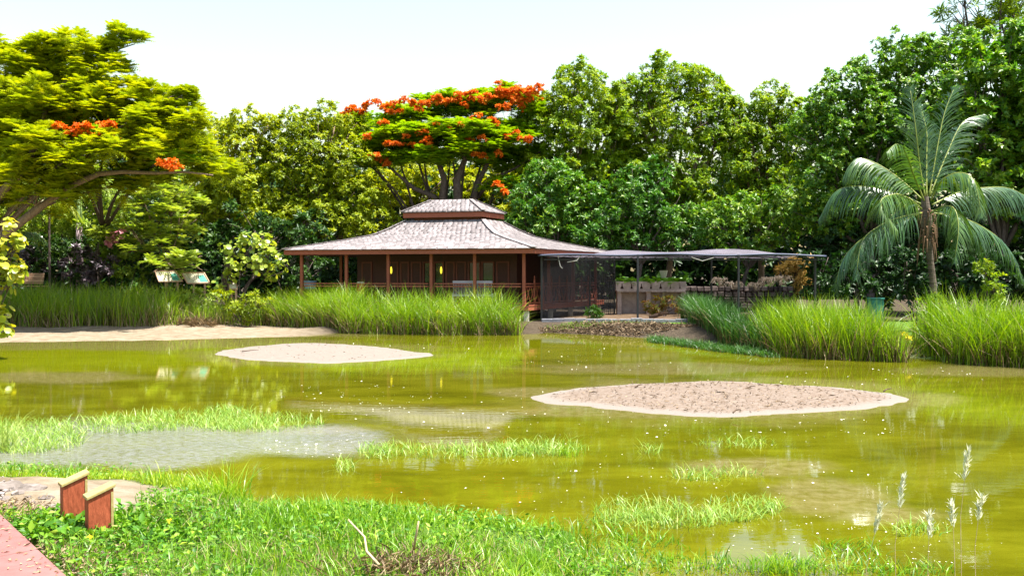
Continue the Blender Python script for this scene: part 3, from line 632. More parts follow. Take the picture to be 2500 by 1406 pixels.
# ------------------------------------------------------------------ shade shelter beside the pavilion
sx = lambda px, Y: (px - 1250) / FPX * Y
sh = thing("shade_shelter", "flat roofed shelter of black posts under faded shade cloth beside the pavilion", "shelter", (7, 40, .4))
fp = [(1322, 38.2), (1557, 37.4), (1803, 37.6), (1990, 38.4)]; bp_ = [(1440, 43.0), (1500, 44.0), (1737, 43.5), (1905, 44.0)]
for px, Yq in fp + bp_:
    x = sx(px, Yq); z0 = gz(x, Yq) - .05; top = 3.30 if Yq < 40 else 3.38
    MB().box((x, Yq, (z0 + top) / 2), (.085, .085, top - z0)).build("post", M['black_steel'], sh, bevel=.006)
FY, BY, XL, XR = 37.5, 44.0, sx(1330, 37.5), sx(2030, 37.5)
for a, b in [((XL, 38.1, 3.30), (XR, 38.3, 3.28)), ((XL + .6, 43.6, 3.38), (XR + .8, 44.0, 3.38)), ((sx(1803, 37.6), 37.62, 3.24), (sx(1905, 44), 44, 3.3)), ((sx(1557, 37.4), 37.42, 3.24), (sx(1737, 43.5), 43.5, 3.3)), ((XL, 38.12, 3.24), (sx(1440, 43), 43, 3.3)), ((XR - .4, 38.4, 3.24), (sx(2000, 44), 44.0, 3.3))]:
    MB().bar(a, b, .06, .06).build("beam", M['black_steel'], sh)
MB().bar((XL, 38.1, 3.10), (XR, 38.3, 3.08), .045, .045).build("lower_chord", M['black_steel'], sh)
r_ = random.Random(5)
for k in range(24):
    x0, x1 = XL + (XR - XL) * k / 24, XL + (XR - XL) * (k + 1) / 24; y0 = 38.1 + .2 * k / 24
    MB().bar((x0, y0, 3.11 if k % 2 else 3.28), (x1, y0, 3.28 if k % 2 else 3.11), .022, .022).build("truss_rod", M['black_steel'], sh)
nu, nv = 90, 26; U, Vv = np.meshgrid(np.linspace(0, 1, nu), np.linspace(0, 1, nv))
x_ = XL - .3 + (XR + .2 - XL) * U + Vv * .9; y_ = 37.75 + 6.6 * Vv + .15 * U
env = np.minimum(sm(.12, .30, U), np.minimum(1, (1 - U) * 4.5)); hump = np.abs(np.sin(math.pi * np.clip(Vv * 1.05, 0, 1))) ** .7
z_ = 3.31 + hump * env * (.17 + .16 * np.sin(U * 6.6 + .2) ** 2) + .03 * fbm(x_ * 1.3, y_ * 1.3, 8) - .05 * (1 - env)
ii = (np.arange(nv - 1)[:, None] * nu + np.arange(nu - 1)[None]).ravel()
cl = link("roof_cloth", np_mesh("roof_cloth", np.stack([x_, y_, z_], -1).reshape(-1, 3), np.stack([ii, ii + 1, ii + nu + 1, ii + nu], 1), M['net_roof'], smooth=True), sh)
sdm = cl.modifiers.new("cloth_thickness", 'SOLIDIFY'); sdm.thickness = .012
hem = MB().tube([(XL - .3 + (XR + .2 - XL) * u, 37.72 + .15 * u, 3.30 + .03 * math.sin(u * 17) - .04 * (1 - min(1, min(u * 5, (1 - u) * 4.5)))) for u in np.linspace(0, 1, 60)], .045, 6)
M['hem'] = plain('rolled_blue_black_cloth', (.035, .045, .085), .6); hem.build("rolled_hem", M['hem'], sh, smooth=True)
def curtain(pts, z0, z1, seed, name="net_curtain"):
    n, k = 40, 14; V, F = [], []; tot = [0]
    for a, b in zip(pts, pts[1:]): tot.append(tot[-1] + math.dist(a, b))
    for j in range(k + 1):
        for i in range(n + 1):
            s_ = i / n * tot[-1]; x = np.interp(s_, tot, [p[0] for p in pts]); y = np.interp(s_, tot, [p[1] for p in pts]); f = .06 * math.sin(i * 1.9 + seed) * (1 - .4 * j / k)
            V.append((x + f * .6, y - f, z0 + (z1 - z0) * j / k))
    for j in range(k):
        for i in range(n): q = j * (n + 1) + i; F.append((q, q + 1, q + n + 2, q + n + 1))
    o = link(name, np_mesh(name, V, F, M['net_side'], smooth=True), sh); m_ = o.modifiers.new("cloth_thickness", 'SOLIDIFY'); m_.thickness = .004
cA, cB, cC = (sx(1322, 38.25), 38.3), (sx(1440, 43) - .02, 42.9), (sx(1500, 44), 43.9)
curtain([cA, cB], .42, 3.24, 1); curtain([cB, cC], .42, 3.3, 2)
for i, (a, c_, b) in enumerate([((1362, 624), (1368, 650), (1373, 655)), ((1385, 640), (1408, 636), (1420, 622)), ((1688, 628), (1715, 637), (1742, 629))]):
    MB().tube([at(*a, 38.15), at(*c_, 38.1), at(*b, 38.15)], .018, 5).build("rope_end", M['cloth_line'], sh)
# dark kerb round the sandy yard
kb = thing("stone_kerb", "low dark stone kerb edging the sandy yard below the shelter", "kerb", (5, 37.1, .35))
for k in range(16):
    x0 = 1.3 + k * .48; x1 = x0 + .47; ya, yb = 37.55 - .45 * math.sin(k / 16 * 2.2), 37.55 - .45 * math.sin((k + 1) / 16 * 2.2)
    z = gz(x0, ya) ; MB().bar((x0, ya, z + .06), (x1, yb, z + .06 + r_.uniform(-.012, .012)), .22, .16).build("kerb_stone", M['kerb'], kb, bevel=.015)

# raised concrete trough with keyhole cut-outs
PXL, PXR, PY = sx(1507, 44), sx(1672, 44), 44.0; pz0, pz1 = 1.62, 2.08
pl = thing("planter", "raised concrete trough with keyhole slots standing on block legs in the yard", "planter", ((PXL + PXR) / 2, PY + .4, .5))
fr = MB(); W_ = PXR - PXL; cw = W_ / 7
hole = [(-.045, .40), (.045, .40), (.05, .22), (.15, .03), (.15, 0), (-.15, 0), (-.15, .03), (-.05, .22)]
for k in range(7):
    x0, x1 = PXL + k * cw, PXL + (k + 1) * cw; cx = (x0 + x1) / 2; h = pz1 - pz0; sc_ = [.58, .42, .5, .38, .5, .26, .26][k]
    H_ = [(cx + a * sc_, pz0 + .09 + b * .66) for a, b in hole]; O_ = [(cx - cw * .2, pz1), (cx + cw * .2, pz1), (x1, pz0 + h * .5), (x1, pz0 + .02), (x1, pz0), (x0, pz0), (x0, pz0 + .02), (x0, pz0 + h * .5)]
    O_ = [(x0, pz1), (x1, pz1), (x1, pz0 + h * .55), (x1, pz0 + .08), (x1, pz0), (x0, pz0), (x0, pz0 + .08), (x0, pz0 + h * .55)]
    for y in (PY, PY + .09):
        vs = [(x, y, z) for x, z in O_] + [(x, y, z) for x, z in H_]; fr.add(vs, [(i, (i + 1) % 8, 8 + (i + 1) % 8, 8 + i) for i in range(8)])
    vs = [(x, PY, z) for x, z in H_] + [(x, PY + .09, z) for x, z in H_]; fr.add(vs, [(i, 8 + i, 8 + (i + 1) % 8, (i + 1) % 8) for i in range(8)])
fr.build("front_panel", M['concrete'], pl)
tr = MB().box(((PXL + PXR) / 2, PY + .45, pz0 - .035), (W_ + .04, .95, .07)).box((PXL - .035, PY + .45, (pz0 + pz1) / 2), (.07, .9, pz1 - pz0)).box((PXR + .035, PY + .45, (pz0 + pz1) / 2), (.07, .9, pz1 - pz0)).box(((PXL + PXR) / 2, PY + .87, (pz0 + pz1) / 2), (W_, .06, pz1 - pz0))
tr.build("trough", M['concrete'], pl); MB().box(((PXL + PXR) / 2, PY + .48, pz1 - .09), (W_ - .02, .70, .06)).box(((PXL + PXR) / 2, PY + .20, (pz0 + pz1) / 2), (W_ - .03, .02, pz1 - pz0 - .02)).build("soil", M['soffit'], pl)
MB().box(((PXL + PXR) / 2, PY + .78, .98), (W_ - .25, .08, 1.2)).build('back_panel', M['concrete'], pl)
for px in (1512, 1583, 1668): x = sx(px, 44.2); MB().box((x, PY + .4, .97), (.22, .55, 1.2)).build("leg", M['concrete'], pl, bevel=.015)
# rough stone wall behind the plumes
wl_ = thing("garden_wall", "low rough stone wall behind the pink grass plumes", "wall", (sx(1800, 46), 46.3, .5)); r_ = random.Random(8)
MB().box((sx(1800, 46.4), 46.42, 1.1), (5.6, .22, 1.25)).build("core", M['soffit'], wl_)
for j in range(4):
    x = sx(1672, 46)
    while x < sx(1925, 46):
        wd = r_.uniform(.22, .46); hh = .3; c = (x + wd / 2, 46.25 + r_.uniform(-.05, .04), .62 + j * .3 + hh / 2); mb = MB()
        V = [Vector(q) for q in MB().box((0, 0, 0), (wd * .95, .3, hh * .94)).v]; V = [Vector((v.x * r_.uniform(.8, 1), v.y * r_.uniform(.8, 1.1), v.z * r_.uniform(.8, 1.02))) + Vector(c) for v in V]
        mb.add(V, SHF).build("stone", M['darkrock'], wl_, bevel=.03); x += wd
# urn above the ferns
c = at(1620, 668, 44.6); t = thing("urn", "pale fluted urn rising behind the trough's ferns", "urn", (c[0], c[1], 1.2))
MB().lathe((c[0], c[1], 1.2), [(.16, 0), (.16, .05), (.05, .12), (.05, .9), (.09, .98), (.13, 1.1), (.21, 1.42), (.22, 1.45), (.17, 1.45)], 12).build("bowl", M['urn'], t)
MB().lathe((c[0], c[1], .5), [(.2, 0), (.2, .1), (.13, .15), (.13, .62), (.18, .695)], 12).build("pedestal", M['urn'], t)

# ------------------------------------------------------------------ bollards, benches, signs, small things
def bollard(px, py, h, wdt, label):
    g0 = gpt(px, py); rz = .68; t = thing("path_bollard", label, "bollard", (g0[0], g0[1], g0[2] - .05), "red wooden bollards by the footpath")
    R = Matrix.Rotation(rz, 4, 'Z'); T = Matrix.Translation((g0[0], g0[1], g0[2] - .05)); w2, d2, sl = wdt / 2, .055, .034
    def P(x, y, z): return T @ R @ Vector((x, y, z))
    def zt(x): return h + sl * x / w2
    MB().hexa([P(-w2, -d2, 0), P(w2, -d2, 0), P(w2, d2, 0), P(-w2, d2, 0), P(-w2, -d2, zt(-w2)), P(w2, -d2, zt(w2)), P(w2, d2, zt(w2)), P(-w2, d2, zt(-w2))]).build("post", M['bollard'], t, bevel=.006)
    e = .012; MB().hexa([P(x, y, zt(x) + z) for z in (.003, .028) for x, y in ((-w2 - e, -d2 - e), (w2 + e, -d2 - e), (w2 + e, d2 + e), (-w2 - e, d2 + e))]).build("cap", M['bollard_cap'], t, bevel=.004)
    MB().bar(P(w2 - .012, -d2 - .004, .03), P(w2 - .012, -d2 - .004, zt(w2) - .03), .018, .006, up=R @ Vector((0, 1, 0))).build("corner_strip", M['bollard_cap'], t)
bollard(181, 1290, .45, .185, "taller red wooden bollard with sloped pale cap by the footpath")
bollard(243, 1320, .43, .185, "shorter red wooden bollard standing in creepers by the footpath")
def bench():
    a, b = at(18, 664, 42.2), at(108, 664, 42.2); t = thing("park_bench", "brown slatted park bench half sunk in the left bank reeds", "bench", ((a[0] + b[0]) / 2, 42.2, gz(a[0], 42.2)))
    z0 = gz((a[0] + b[0]) / 2, 42.2)
    for k in range(5): z = 2.02 + k * .108; y = 42.1 + k * .03; MB().bar((a[0], y, z), (b[0], y, z), .03, .095).build("back_slat", M['tanwood'], t, bevel=.006)
    for k in range(5): MB().bar((a[0], 42.2 + .1 * k, 1.86), (b[0], 42.2 + .1 * k, 1.86), .085, .03).build("seat_slat", M['tanwood'], t)
    for x in (a[0] + .15, b[0] - .15):
        for y in (42.25, 42.65): MB().box((x, y, (z0 + 1.84) / 2), (.07, .07, 1.84 - z0)).build("leg", M['darkwood'], t)
        MB().bar((x, 42.15, 1.84), (x, 42.31, 2.52), .05, .05, up=(0, 1, 0)).build("back_post", M['darkwood'], t)
    MB().box(((a[0] + b[0]) / 2, 42.45, (z0 + 1.2) / 2), (2.4, .9, 1.2 - z0)).build("plinth", M['darkwood'], t)
bench()
def sign(pxs, Yq, label, teal):
    q = [at(*p, Yq + dy) for p, dy in zip(pxs, (0, 0, .35, .35))]; c = sum(q) / 4; t = thing("sign_panel", label, "sign", (c[0], c[1], gz(c[0], c[1])), "tilted signs in the left bank plants")
    Q = [Vector(p) for p in q]; n_ = (Q[1] - Q[0]).cross(Q[3] - Q[0]).normalized(); n_ = n_ if n_.y < 0 else -n_
    bd = MB().hexa([p - n_ * .05 for p in Q] + Q).build("board", M['panel_cream'], t)
    fr = MB()
    for i in range(4): fr.bar(Q[i] + n_ * .01, Q[(i + 1) % 4] + n_ * .01, .035, .05)
    fr.build("frame", M['tanwood'], t)
    if teal:
        k = [(.62, .12), (.95, .12), (.93, .80), (.66, .70)]; PQ = [Q[0].lerp(Q[1], u).lerp(Q[3].lerp(Q[2], u), v) for u, v in k]
        MB().hexa([p + n_ * .003 for p in PQ] + [p + n_ * .007 for p in PQ]).build("print", M['panel_teal'], t)
    for u in (.25, .75):
        p = Q[0].lerp(Q[1], u) - n_ * .12; MB().bar((p.x, p.y, gz(p.x, p.y) - .05), (p.x, p.y, p.z + .05), .08, .08, up=(0, 1, 0)).build("leg", M['tanwood'], t)
sign([(388, 688), (446, 687), (428, 662), (378, 662)], 41.3, "cream tilted sign board with teal print, farther left of the pair in the reeds", True)
sign([(458, 692), (512, 691), (498, 666), (443, 666)], 41.0, "cream tilted sign board with teal print, nearer the sea grape bush", True)
sign([(560, 706), (580, 706), (576, 690), (558, 690)], 40.6, "small white sign low in front of the sea grape bush", False)
def blob(name, label, cat, c, size, m, seed, n=1):
    r = random.Random(seed); mb = bpy.data.meshes.new(name); import bmesh
    bm = bmesh.new(); bmesh.ops.create_icosphere(bm, subdivisions=3, radius=1)
    for v in bm.verts:
        k = 1 + .25 * float(vnoise(np.array(v.co.x * 1.7 + seed), np.array(v.co.y * 1.7 + v.co.z * 2.1), seed)); v.co = Vector((v.co.x * size[0] * k, v.co.y * size[1] * k, max(-.3, v.co.z) * size[2] * k))
    bm.to_mesh(mb); bm.free(); mb.materials.append(m); o = link(name, mb); o.location = tuple(float(q) for q in c); return tag(o, label, cat)
g0 = gpt(1607, 757); blob("rock", "pale rounded rock on the yard sand before the croton bush", "rock", g0, (.34, .25, .26), M['rock'], 3)
for i, (px, py, s_) in enumerate([(75, 1193, .11), (25, 1190, .12), (110, 1215, .06), (128, 1238, .05)]):
    g0 = gpt(px, py); blob("stone", ["pale stone at the end of the bare patch nearest the taller bollard", "broad pale stone on the bare patch at the photo's left edge", "small pale stone in the bare patch's middle", "smallest pale stone at the foot of the taller bollard"][i], "stone", g0 + np.array((0, 0, .0)), (s_ * 1.3, s_, s_ * .5), M['rock'], 20 + i)
c = on_z(2082, 871); t = thing("plastic_bag", "crumpled white plastic bag floating by the right bank", "bag", c); b0 = blob("bag_body", None, None, c, (.20, .11, .07), M['white'], 5); b0.parent = t; b0.location = (0, 0, .02)
b1 = blob("bag_handle", None, None, c, (.09, .06, .045), M['white'], 6); b1.parent = t; b1.location = (.2, -.02, .015)
c = on_z(2460, 876); t = thing("bottle", "blue plastic bottle lying at the foot of the rightmost reeds", "bottle", c + np.array((0, 0, .06)))
bm_ = MB().tube([c + np.array((-.2, -.05, .03)), c + np.array((-.17, -.04, .04)), c + np.array((.10, .03, .09)), c + np.array((.16, .04, .10)), c + np.array((.22, .06, .11))], [.07, .085, .085, .04, .03], 12); bm_.build("body", M['blue_bottle'], t, smooth=True)
MB().tube([c + np.array((.221, .06, .11)), c + np.array((.26, .07, .117))], .036, 10).build("screw_cap", M['white'], t)
lg = thing("driftwood", "dark waterlogged branch on the muddy bank below the yard kerb", "log", gpt(1605, 812)); lr = random.Random(2)
p = gpt(1592, 815); MB().tube([p + np.array((-.1, 0, .02)), p + np.array((.2, .1, .12)), p + np.array((.5, .15, .2)), p + np.array((.75, .2, .24))], [.09, .1, .07, .04], 8).build("limb", M['darktwig'], lg, smooth=True)
MB().tube([p + np.array((.25, .1, .12)), p + np.array((.4, 0, .26)), p + np.array((.7, -.05, .28))], [.05, .03, .015], 6).build("branch", M['darktwig'], lg, smooth=True)
c = at(2138, 724, 31.5); t = thing("utility_box", "teal metal box mostly hidden behind the right bank reeds", "box", (c[0], c[1], gz(c[0], c[1])))
z0 = gz(c[0], c[1]); MB().box((c[0], c[1], (z0 + 1.52) / 2), (.42, .45, 1.52 - z0)).build("cabinet", M['teal'], t, bevel=.02); MB().box((c[0], c[1], 1.55), (.46, .5, .05)).build("lid", M['teal'], t, bevel=.01)
# ------------------------------------------------------------------ trees
def limb_path(a, b, r, sag=.12, n=6):
    a, b = np.array(a, float), np.array(b, float); L = np.linalg.norm(b - a); j = r.normal(0, .05 * L, 3); out = []
    for t in np.linspace(0, 1, n): out.append(a + (b - a) * t + np.array((0, 0, 1)) * sag * L * math.sin(math.pi * t) * .6 + j * math.sin(math.pi * t))
    return out
def px_lobes(Yq, lobes):
    out = []
    for l in lobes:
        dy = l[3] if len(l) > 3 else 0; out.append((at(l[0], l[1], Yq + dy), l[2] / FPX * (Yq + dy)))
    return out
def crown_points(L, lobes, dens, flat, up=.5, out=.08, fill=.3, clump=.34):
    """rosette positions and axes: tufts of leaves over uneven lobes, with a thinner fill inside"""
    r = L.r; Ps, Os = [], []
    for c, rad in lobes:
        n = max(8, int(dens * rad * rad)); k = 8; nc = max(3, n // k); d = nrm(r.normal(0, 1, (nc, 3))); d[:, 2] = np.where(r.random(nc) < .4, np.abs(d[:, 2]), d[:, 2])
        rr = r.uniform(.72, 1.06, nc) + np.where(r.random(nc) < out, r.uniform(.1, .35, nc), 0)
        bump = 1 + .22 * vnoise(d[:, 0] * 2.3 + c[0], d[:, 1] * 2.3 + d[:, 2] * 2.9 + c[2], 3)
        C = c + d * np.stack([rr * bump * rad, rr * bump * rad, rr * bump * rad * flat], 1); cr = clump * min(1.15, .55 + rad * .28) * r.uniform(.6, 1.25, nc)
        e = nrm(r.normal(0, 1, (nc, k, 3)) + np.array((0, 0, .35)) + d[:, None] * .45); off = e * (cr[:, None] * r.uniform(.5, 1.1, (nc, k)))[..., None]; off[..., 2] *= min(1, flat + .15)
        Ps.append((C[:, None] + off).reshape(-1, 3)); Os.append((e * .8 + d[:, None] * .3 + np.array((0, -.08, up))).reshape(-1, 3))
        m = int(n * fill); q = nrm(r.normal(0, 1, (m, 3))) * (rad * r.uniform(.2, .8, m))[:, None]; q[:, 2] *= flat; Ps.append(c + q); Os.append(q / rad + np.array((0, -.1, up)) + r.normal(0, .3, (m, 3)))
    return np.concatenate(Ps), nrm(np.concatenate(Os))
def tree(name, label, base, Yq, lobes, style, leafm, seed, barkm='bark', r0=.22, fork=.35, flat=.85, dens=40, group="trees round the pond", stems=1, leaf=(9, .36, .30), up=.5, blossom=None, twigs=5, extra_limbs=(), cat="tree", tint=.5, fill=.3, limb_step=1, dome=.45):
    bx, by = at(base, 600, Yq)[0], Yq; z0 = gz(bx, by) - .1; t = thing(name, label, cat, (bx, by, z0), group); L = Leaves(seed); lob = px_lobes(Yq, lobes); r = L.r
    zc = np.mean([c[2] for c, _ in lob]); mb = MB(); order = sorted(lob, key=lambda q: q[0][0])
    for si in range(stems):
        mine = [q for i, q in enumerate(order) if i * stems // len(order) == si]; 
        if not mine: continue
        cx = np.mean([c[0] for c, _ in mine]); a = np.array((bx + (si - (stems - 1) / 2) * r0 * 2.4, by + r.normal(0, .25), z0)); f = a + (np.array((cx, by, zc)) - a) * np.array((fork * .6, .5, fork))
        mb.tube(limb_path(a, f, r, .03), np.linspace(r0, r0 * .72, 6), 9)
        for c, rad in mine[::limb_step]:
            p = limb_path(f - np.array((0, 0, .1)), c, r, .18, 7); mb.tube(p, np.linspace(r0 * .55, r0 * .14, 7), 6)
            for _ in range(twigs):
                d = nrm(r.normal(0, 1, 3) + np.array((0, 0, .4))); mb.tube(limb_path(p[4], c + d * rad * np.array((.9, .9, .9 * flat)), r, .1, 4), np.linspace(max(r0 * .16, .02), .014, 4), 4)
    mb.build("trunk", M[barkm], t, smooth=True)
    for pts, ra, rb in extra_limbs:
        q = [at(*p) for p in pts]; MB().tube(q, np.linspace(ra, rb, len(q)), 8).build("limb", M[barkm], t, smooth=True)
    P, O = crown_points(L, lob, dens, flat, up, .11 if leafm in ('lf_mid', 'lf_deep') else .08, fill=fill); lt = tint + .22 * fbm(P[:, 0] * .5, P[:, 2] * .5 + P[:, 1] * .3, seed) + r.normal(0, .13, len(P))
    k, ll, lw = leaf
    if style == 'pinnate': L.pinnate(P, O, k, ll, lw, lt, dome=dome)
    elif style == 'round': L.roundleaf(P, O + r.normal(0, .3, P.shape), r.uniform(.7, 1.15, len(P)) * ll, np.clip(lt, 0, 1))
    else: L.rosettes(P, O, k, ll, lw, lt)
    L.build("crown", M[leafm], t, "stuff")
    if blossom:
        bl, bd, bm_ = blossom; B = Leaves(seed + 100); P, O = crown_points(B, px_lobes(Yq, bl), bd, flat * .9, 1.0, .05, .1); B.rosettes(P, O, 7, .16, .6, B.r.uniform(0, 1, len(P)), (.4, 1.4), .1); B.build("blossoms", M[bm_], t, "stuff")
    return t

tree("rain_tree", "wide yellow green shade tree reaching a long bare limb over the left bank", -120, 37, [(40, 190, 75), (110, 180, 70, 1), (150, 120, 55), (195, 150, 60), (250, 120, 42), (290, 105, 30), (325, 102, 16), (285, 170, 32), (230, 215, 60), (150, 250, 70), (50, 270, 75),
     (20, 340, 80), (110, 330, 80, 1), (200, 290, 75), (290, 260, 70), (370, 260, 62), (430, 255, 40), (462, 240, 14), (440, 300, 55), (330, 320, 70, 1), (240, 360, 80, 2), (360, 390, 75, 2), (480, 370, 60, 2), (520, 420, 45, 2), (60, 410, 80, 1), (150, 440, 70, 2), (20, 480, 60, 1), (-90, 250, 120), (-120, 400, 120), (-200, 300, 130), (-60, 150, 80), (70, 350, 60, -2), (170, 385, 55, -2), (260, 345, 45, -2), (330, 300, 50, -1), (120, 470, 60, -1), (20, 420, 60, -2), (380, 360, 50, -1), (60, 240, 60, -2), (210, 440, 45, 1), (300, 450, 45, 2), (90, 130, 50), (200, 200, 50, 2), (270, 290, 60, 3), (150, 330, 70, 3), (60, 340, 70, 3), (400, 320, 60, 2), (370, 440, 45, 2), (440, 390, 45, 2), (100, 240, 60, 3)],
     'pinnate', 'lf_rain', 11, r0=.13, fork=.35, flat=.72, dens=66, leaf=(7, .50, .30), up=.6, twigs=4, tint=.6, limb_step=5, dome=1.0, fill=.45,
     extra_limbs=[([(-60, 640, 36), (20, 566, 36.2), (100, 505, 36.4), (170, 455, 36.6), (240, 425, 36.8), (300, 420, 37), (380, 423, 37.2), (450, 420, 37.4), (520, 428, 37.6)], 0.20, .03),
                  ([(-40, 520, 36.5), (20, 452, 36.5), (80, 400, 36.5), (150, 360, 36.6), (210, 335, 36.8), (280, 300, 37)], .2, .03), ([(60, 410, 36.5), (100, 330, 36.5), (115, 250, 37), (180, 180, 37), (260, 130, 37.2), (330, 108, 37.2)], .15, .02)])
tree("flame_tree", "small flame tree with orange flowers showing through the rain tree's crown", 170, 43.4, [(200, 330, 60, -7), (280, 340, 50, -7), (400, 400, 50, -6.6), (120, 380, 55, -5), (330, 440, 55, -4)], 'pinnate', 'lf_flame', 12, 'darkbark', .18, .6, .5, 26, "flame trees in flower", 1, (6, .6, .26), .9,
     ([(190, 318, 16, -8.6), (150, 312, 10, -8.6), (225, 312, 18, -8.6), (262, 305, 12, -8.6), (235, 335, 16, -8.6), (270, 345, 13, -8.6), (205, 330, 9, -8.6), (405, 398, 15, -8.4), (425, 408, 9, -8.4)], 130, 'bloom_orange'))
tree("shade_tree", "rounded yellow green tree between the rain tree and the flame tree, nearer the left", 560, 49, [(530, 350, 70), (595, 320, 50), (650, 315, 35), (590, 390, 85), (500, 430, 80), (600, 470, 85), (530, 520, 70), (470, 500, 70), (640, 540, 70), (440, 330, 50, 2)], 'rosette', 'lf_yellow', 13, leaf=(8, .21, .42), dens=135)
tree("shade_tree", "round topped olive green tree just left of the flame tree behind the pavilion", 740, 50, [(720, 330, 60), (770, 305, 45), (820, 300, 45), (860, 320, 50, 2), (690, 390, 75), (780, 380, 80), (850, 400, 70), (720, 460, 85), (810, 470, 80), (870, 500, 70), (700, 540, 80), (790, 550, 80), (900, 560, 60)], 'rosette', 'lf_yellow', 14, leaf=(8, .20, .46), dens=140, tint=.36)
tree("flame_tree", "large umbrella shaped flame tree in orange bloom above the pavilion roof", 1100, 53, [(835, 330, 38), (850, 300, 34), (860, 330, 45), (890, 395, 34, -2), (950, 395, 40, -2), (1060, 392, 42, -2.5), (1000, 375, 50, 1), (1100, 380, 50, 1.5), (1180, 385, 50, 1.5), (1250, 375, 45, 1), (1010, 330, 50, -2.5), (1090, 320, 50, -2.8), (1160, 320, 50, -2.8), (940, 330, 45, -2), (1230, 350, 45, -2.5), (1130, 365, 36, -3.2), (1050, 385, 34, -3.2), (1300, 380, 40), (920, 300, 55), (990, 285, 60), (1060, 270, 65), (1130, 262, 65), (1200, 255, 65), (1270, 250, 55), (1310, 290, 45), (890, 380, 45, -1), (960, 350, 60, -1), (1040, 340, 65, -1), (1120, 335, 65, -1), (1200, 325, 70, -1), (1280, 330, 55, -1), (1010, 390, 40, -2), (1180, 385, 45, -2), (1220, 455, 45, -2), (1260, 400, 50)],
     'pinnate', 'lf_flame', 15, 'darkbark', .19, .42, .48, 66, "flame trees in flower", 4, (6, .66, .26), .9,
     ([(1265, 224, 22, -1), (1300, 226, 20, -1), (1240, 230, 18, -1), (1215, 240, 16, -2), (1275, 255, 20, -2), (1290, 245, 14, -2), (1255, 248, 13, -2), (1230, 262, 12, -2.5), (1320, 238, 12, -1), (1185, 298, 17, -3.2), (1215, 302, 10, -3.2), (1165, 290, 9, -3.2), (1220, 206, 6, -1)]
      + [(845 + 480 * ((k * .618) % 1), 262 - 48 * ((k * .618) % 1) + random.Random(k).uniform(-6, 26), random.Random(k + 50).uniform(4, 10), -2.2) for k in range(46)]
      + [(900 + 400 * ((k * .618) % 1), random.Random(k + 9).uniform(290, 385), random.Random(k + 70).uniform(3, 8), -3.4) for k in range(22)]
      + [(930, 394, 14, -2.8), (945, 405, 8, -2.8), (1215, 452, 8, -3.8), (1235, 470, 6, -3.8), (1180, 340, 9, -3.6), (1040, 352, 9, -3.6)], 210, 'bloom_orange'), twigs=5, limb_step=4,
     extra_limbs=[([(1085, 520, 52), (1060, 480, 51.6), (1010, 460, 51.2), (970, 425, 51), (935, 395, 51)], .2, .05), ([(1150, 500, 52), (1200, 440, 52), (1260, 410, 52), (1320, 370, 52)], .14, .04), ([(1120, 520, 51), (1115, 440, 51), (1135, 390, 51), (1120, 340, 51.5)], .3, .1), ([(1075, 520, 51.3), (1085, 440, 51.3), (1065, 380, 51.3), (1040, 330, 51.6)], .24, .08), ([(1150, 520, 51.5), (1165, 450, 51.5), (1190, 400, 51.5), (1210, 340, 51.6)], .22, .08)])
tree("yellow_tree", "bright yellow leaved tree seen below the large flame tree's crown", 980, 60, [(930, 450, 60), (990, 430, 60), (1010, 490, 70), (940, 520, 70), (1080, 440, 55), (1180, 450, 60), (1280, 430, 60), (1150, 520, 60), (1250, 520, 60)], 'rosette', 'lf_rain', 16, leaf=(9, .34, .34), dens=46, tint=.75)
tree("broadleaf_tree", "tall broadleaf tree touching the flame tree's orange crown, behind the pavilion's right corner", 1390, 52, [(1420, 230, 75), (1360, 260, 50), (1480, 260, 60), (1405, 195, 35), (1345, 330, 60), (1430, 330, 90), (1500, 350, 70), (1330, 410, 70), (1400, 430, 90), (1490, 440, 80), (1520, 260, 50), (1530, 330, 55), (1540, 420, 60), (1300, 460, 60), (1400, 500, 70)], 'rosette', 'lf_mid', 17, leaf=(9, .24, .36), dens=112, fill=.32)
tree("broadleaf_tree", "tallest of the round broadleaf trees, standing over the middle of the shade shelter", 1640, 52, [(1640, 200, 65), (1580, 225, 55), (1700, 220, 60), (1740, 260, 50), (1600, 180, 30), (1690, 185, 30), (1770, 290, 55), (1790, 340, 60), (1520, 230, 40), (1560, 310, 80), (1650, 310, 90), (1730, 340, 70), (1570, 410, 85), (1670, 420, 90), (1600, 480, 70), (1690, 490, 70)], 'rosette', 'lf_mid', 18, leaf=(9, .25, .36), dens=100, fill=.32, tint=.47)
tree("broadleaf_tree", "lower tree with a thin tufted top, right of the tallest broadleaf tree", 1850, 52, [(1880, 235, 35), (1850, 280, 50), (1900, 280, 55), (1800, 280, 40), (1950, 290, 50), (1990, 300, 50), (1800, 330, 60), (1860, 360, 75), (1930, 350, 70), (1800, 430, 80), (1880, 450, 85), (1830, 500, 70), (1910, 500, 70)], 'rosette', 'lf_mid', 19, leaf=(9, .23, .38), dens=105, fill=.32, tint=.45)
tree("grove_tree", "broad deep green tree directly behind the coconut palm", 2120, 46, [(2080, 230, 65), (2140, 180, 55), (2200, 140, 60), (2270, 130, 60), (2340, 120, 50), (2020, 270, 60), (2110, 290, 85), (2210, 230, 85), (2300, 220, 85), (1980, 330, 65), (2060, 360, 85), (2170, 340, 90), (2280, 320, 85), (2020, 440, 85), (2130, 440, 90), (2240, 420, 85), (1990, 520, 70), (2080, 520, 70)], 'rosette', 'lf_deep', 20, 'darkbark', leaf=(9, .22, .5), dens=120, tint=.58)
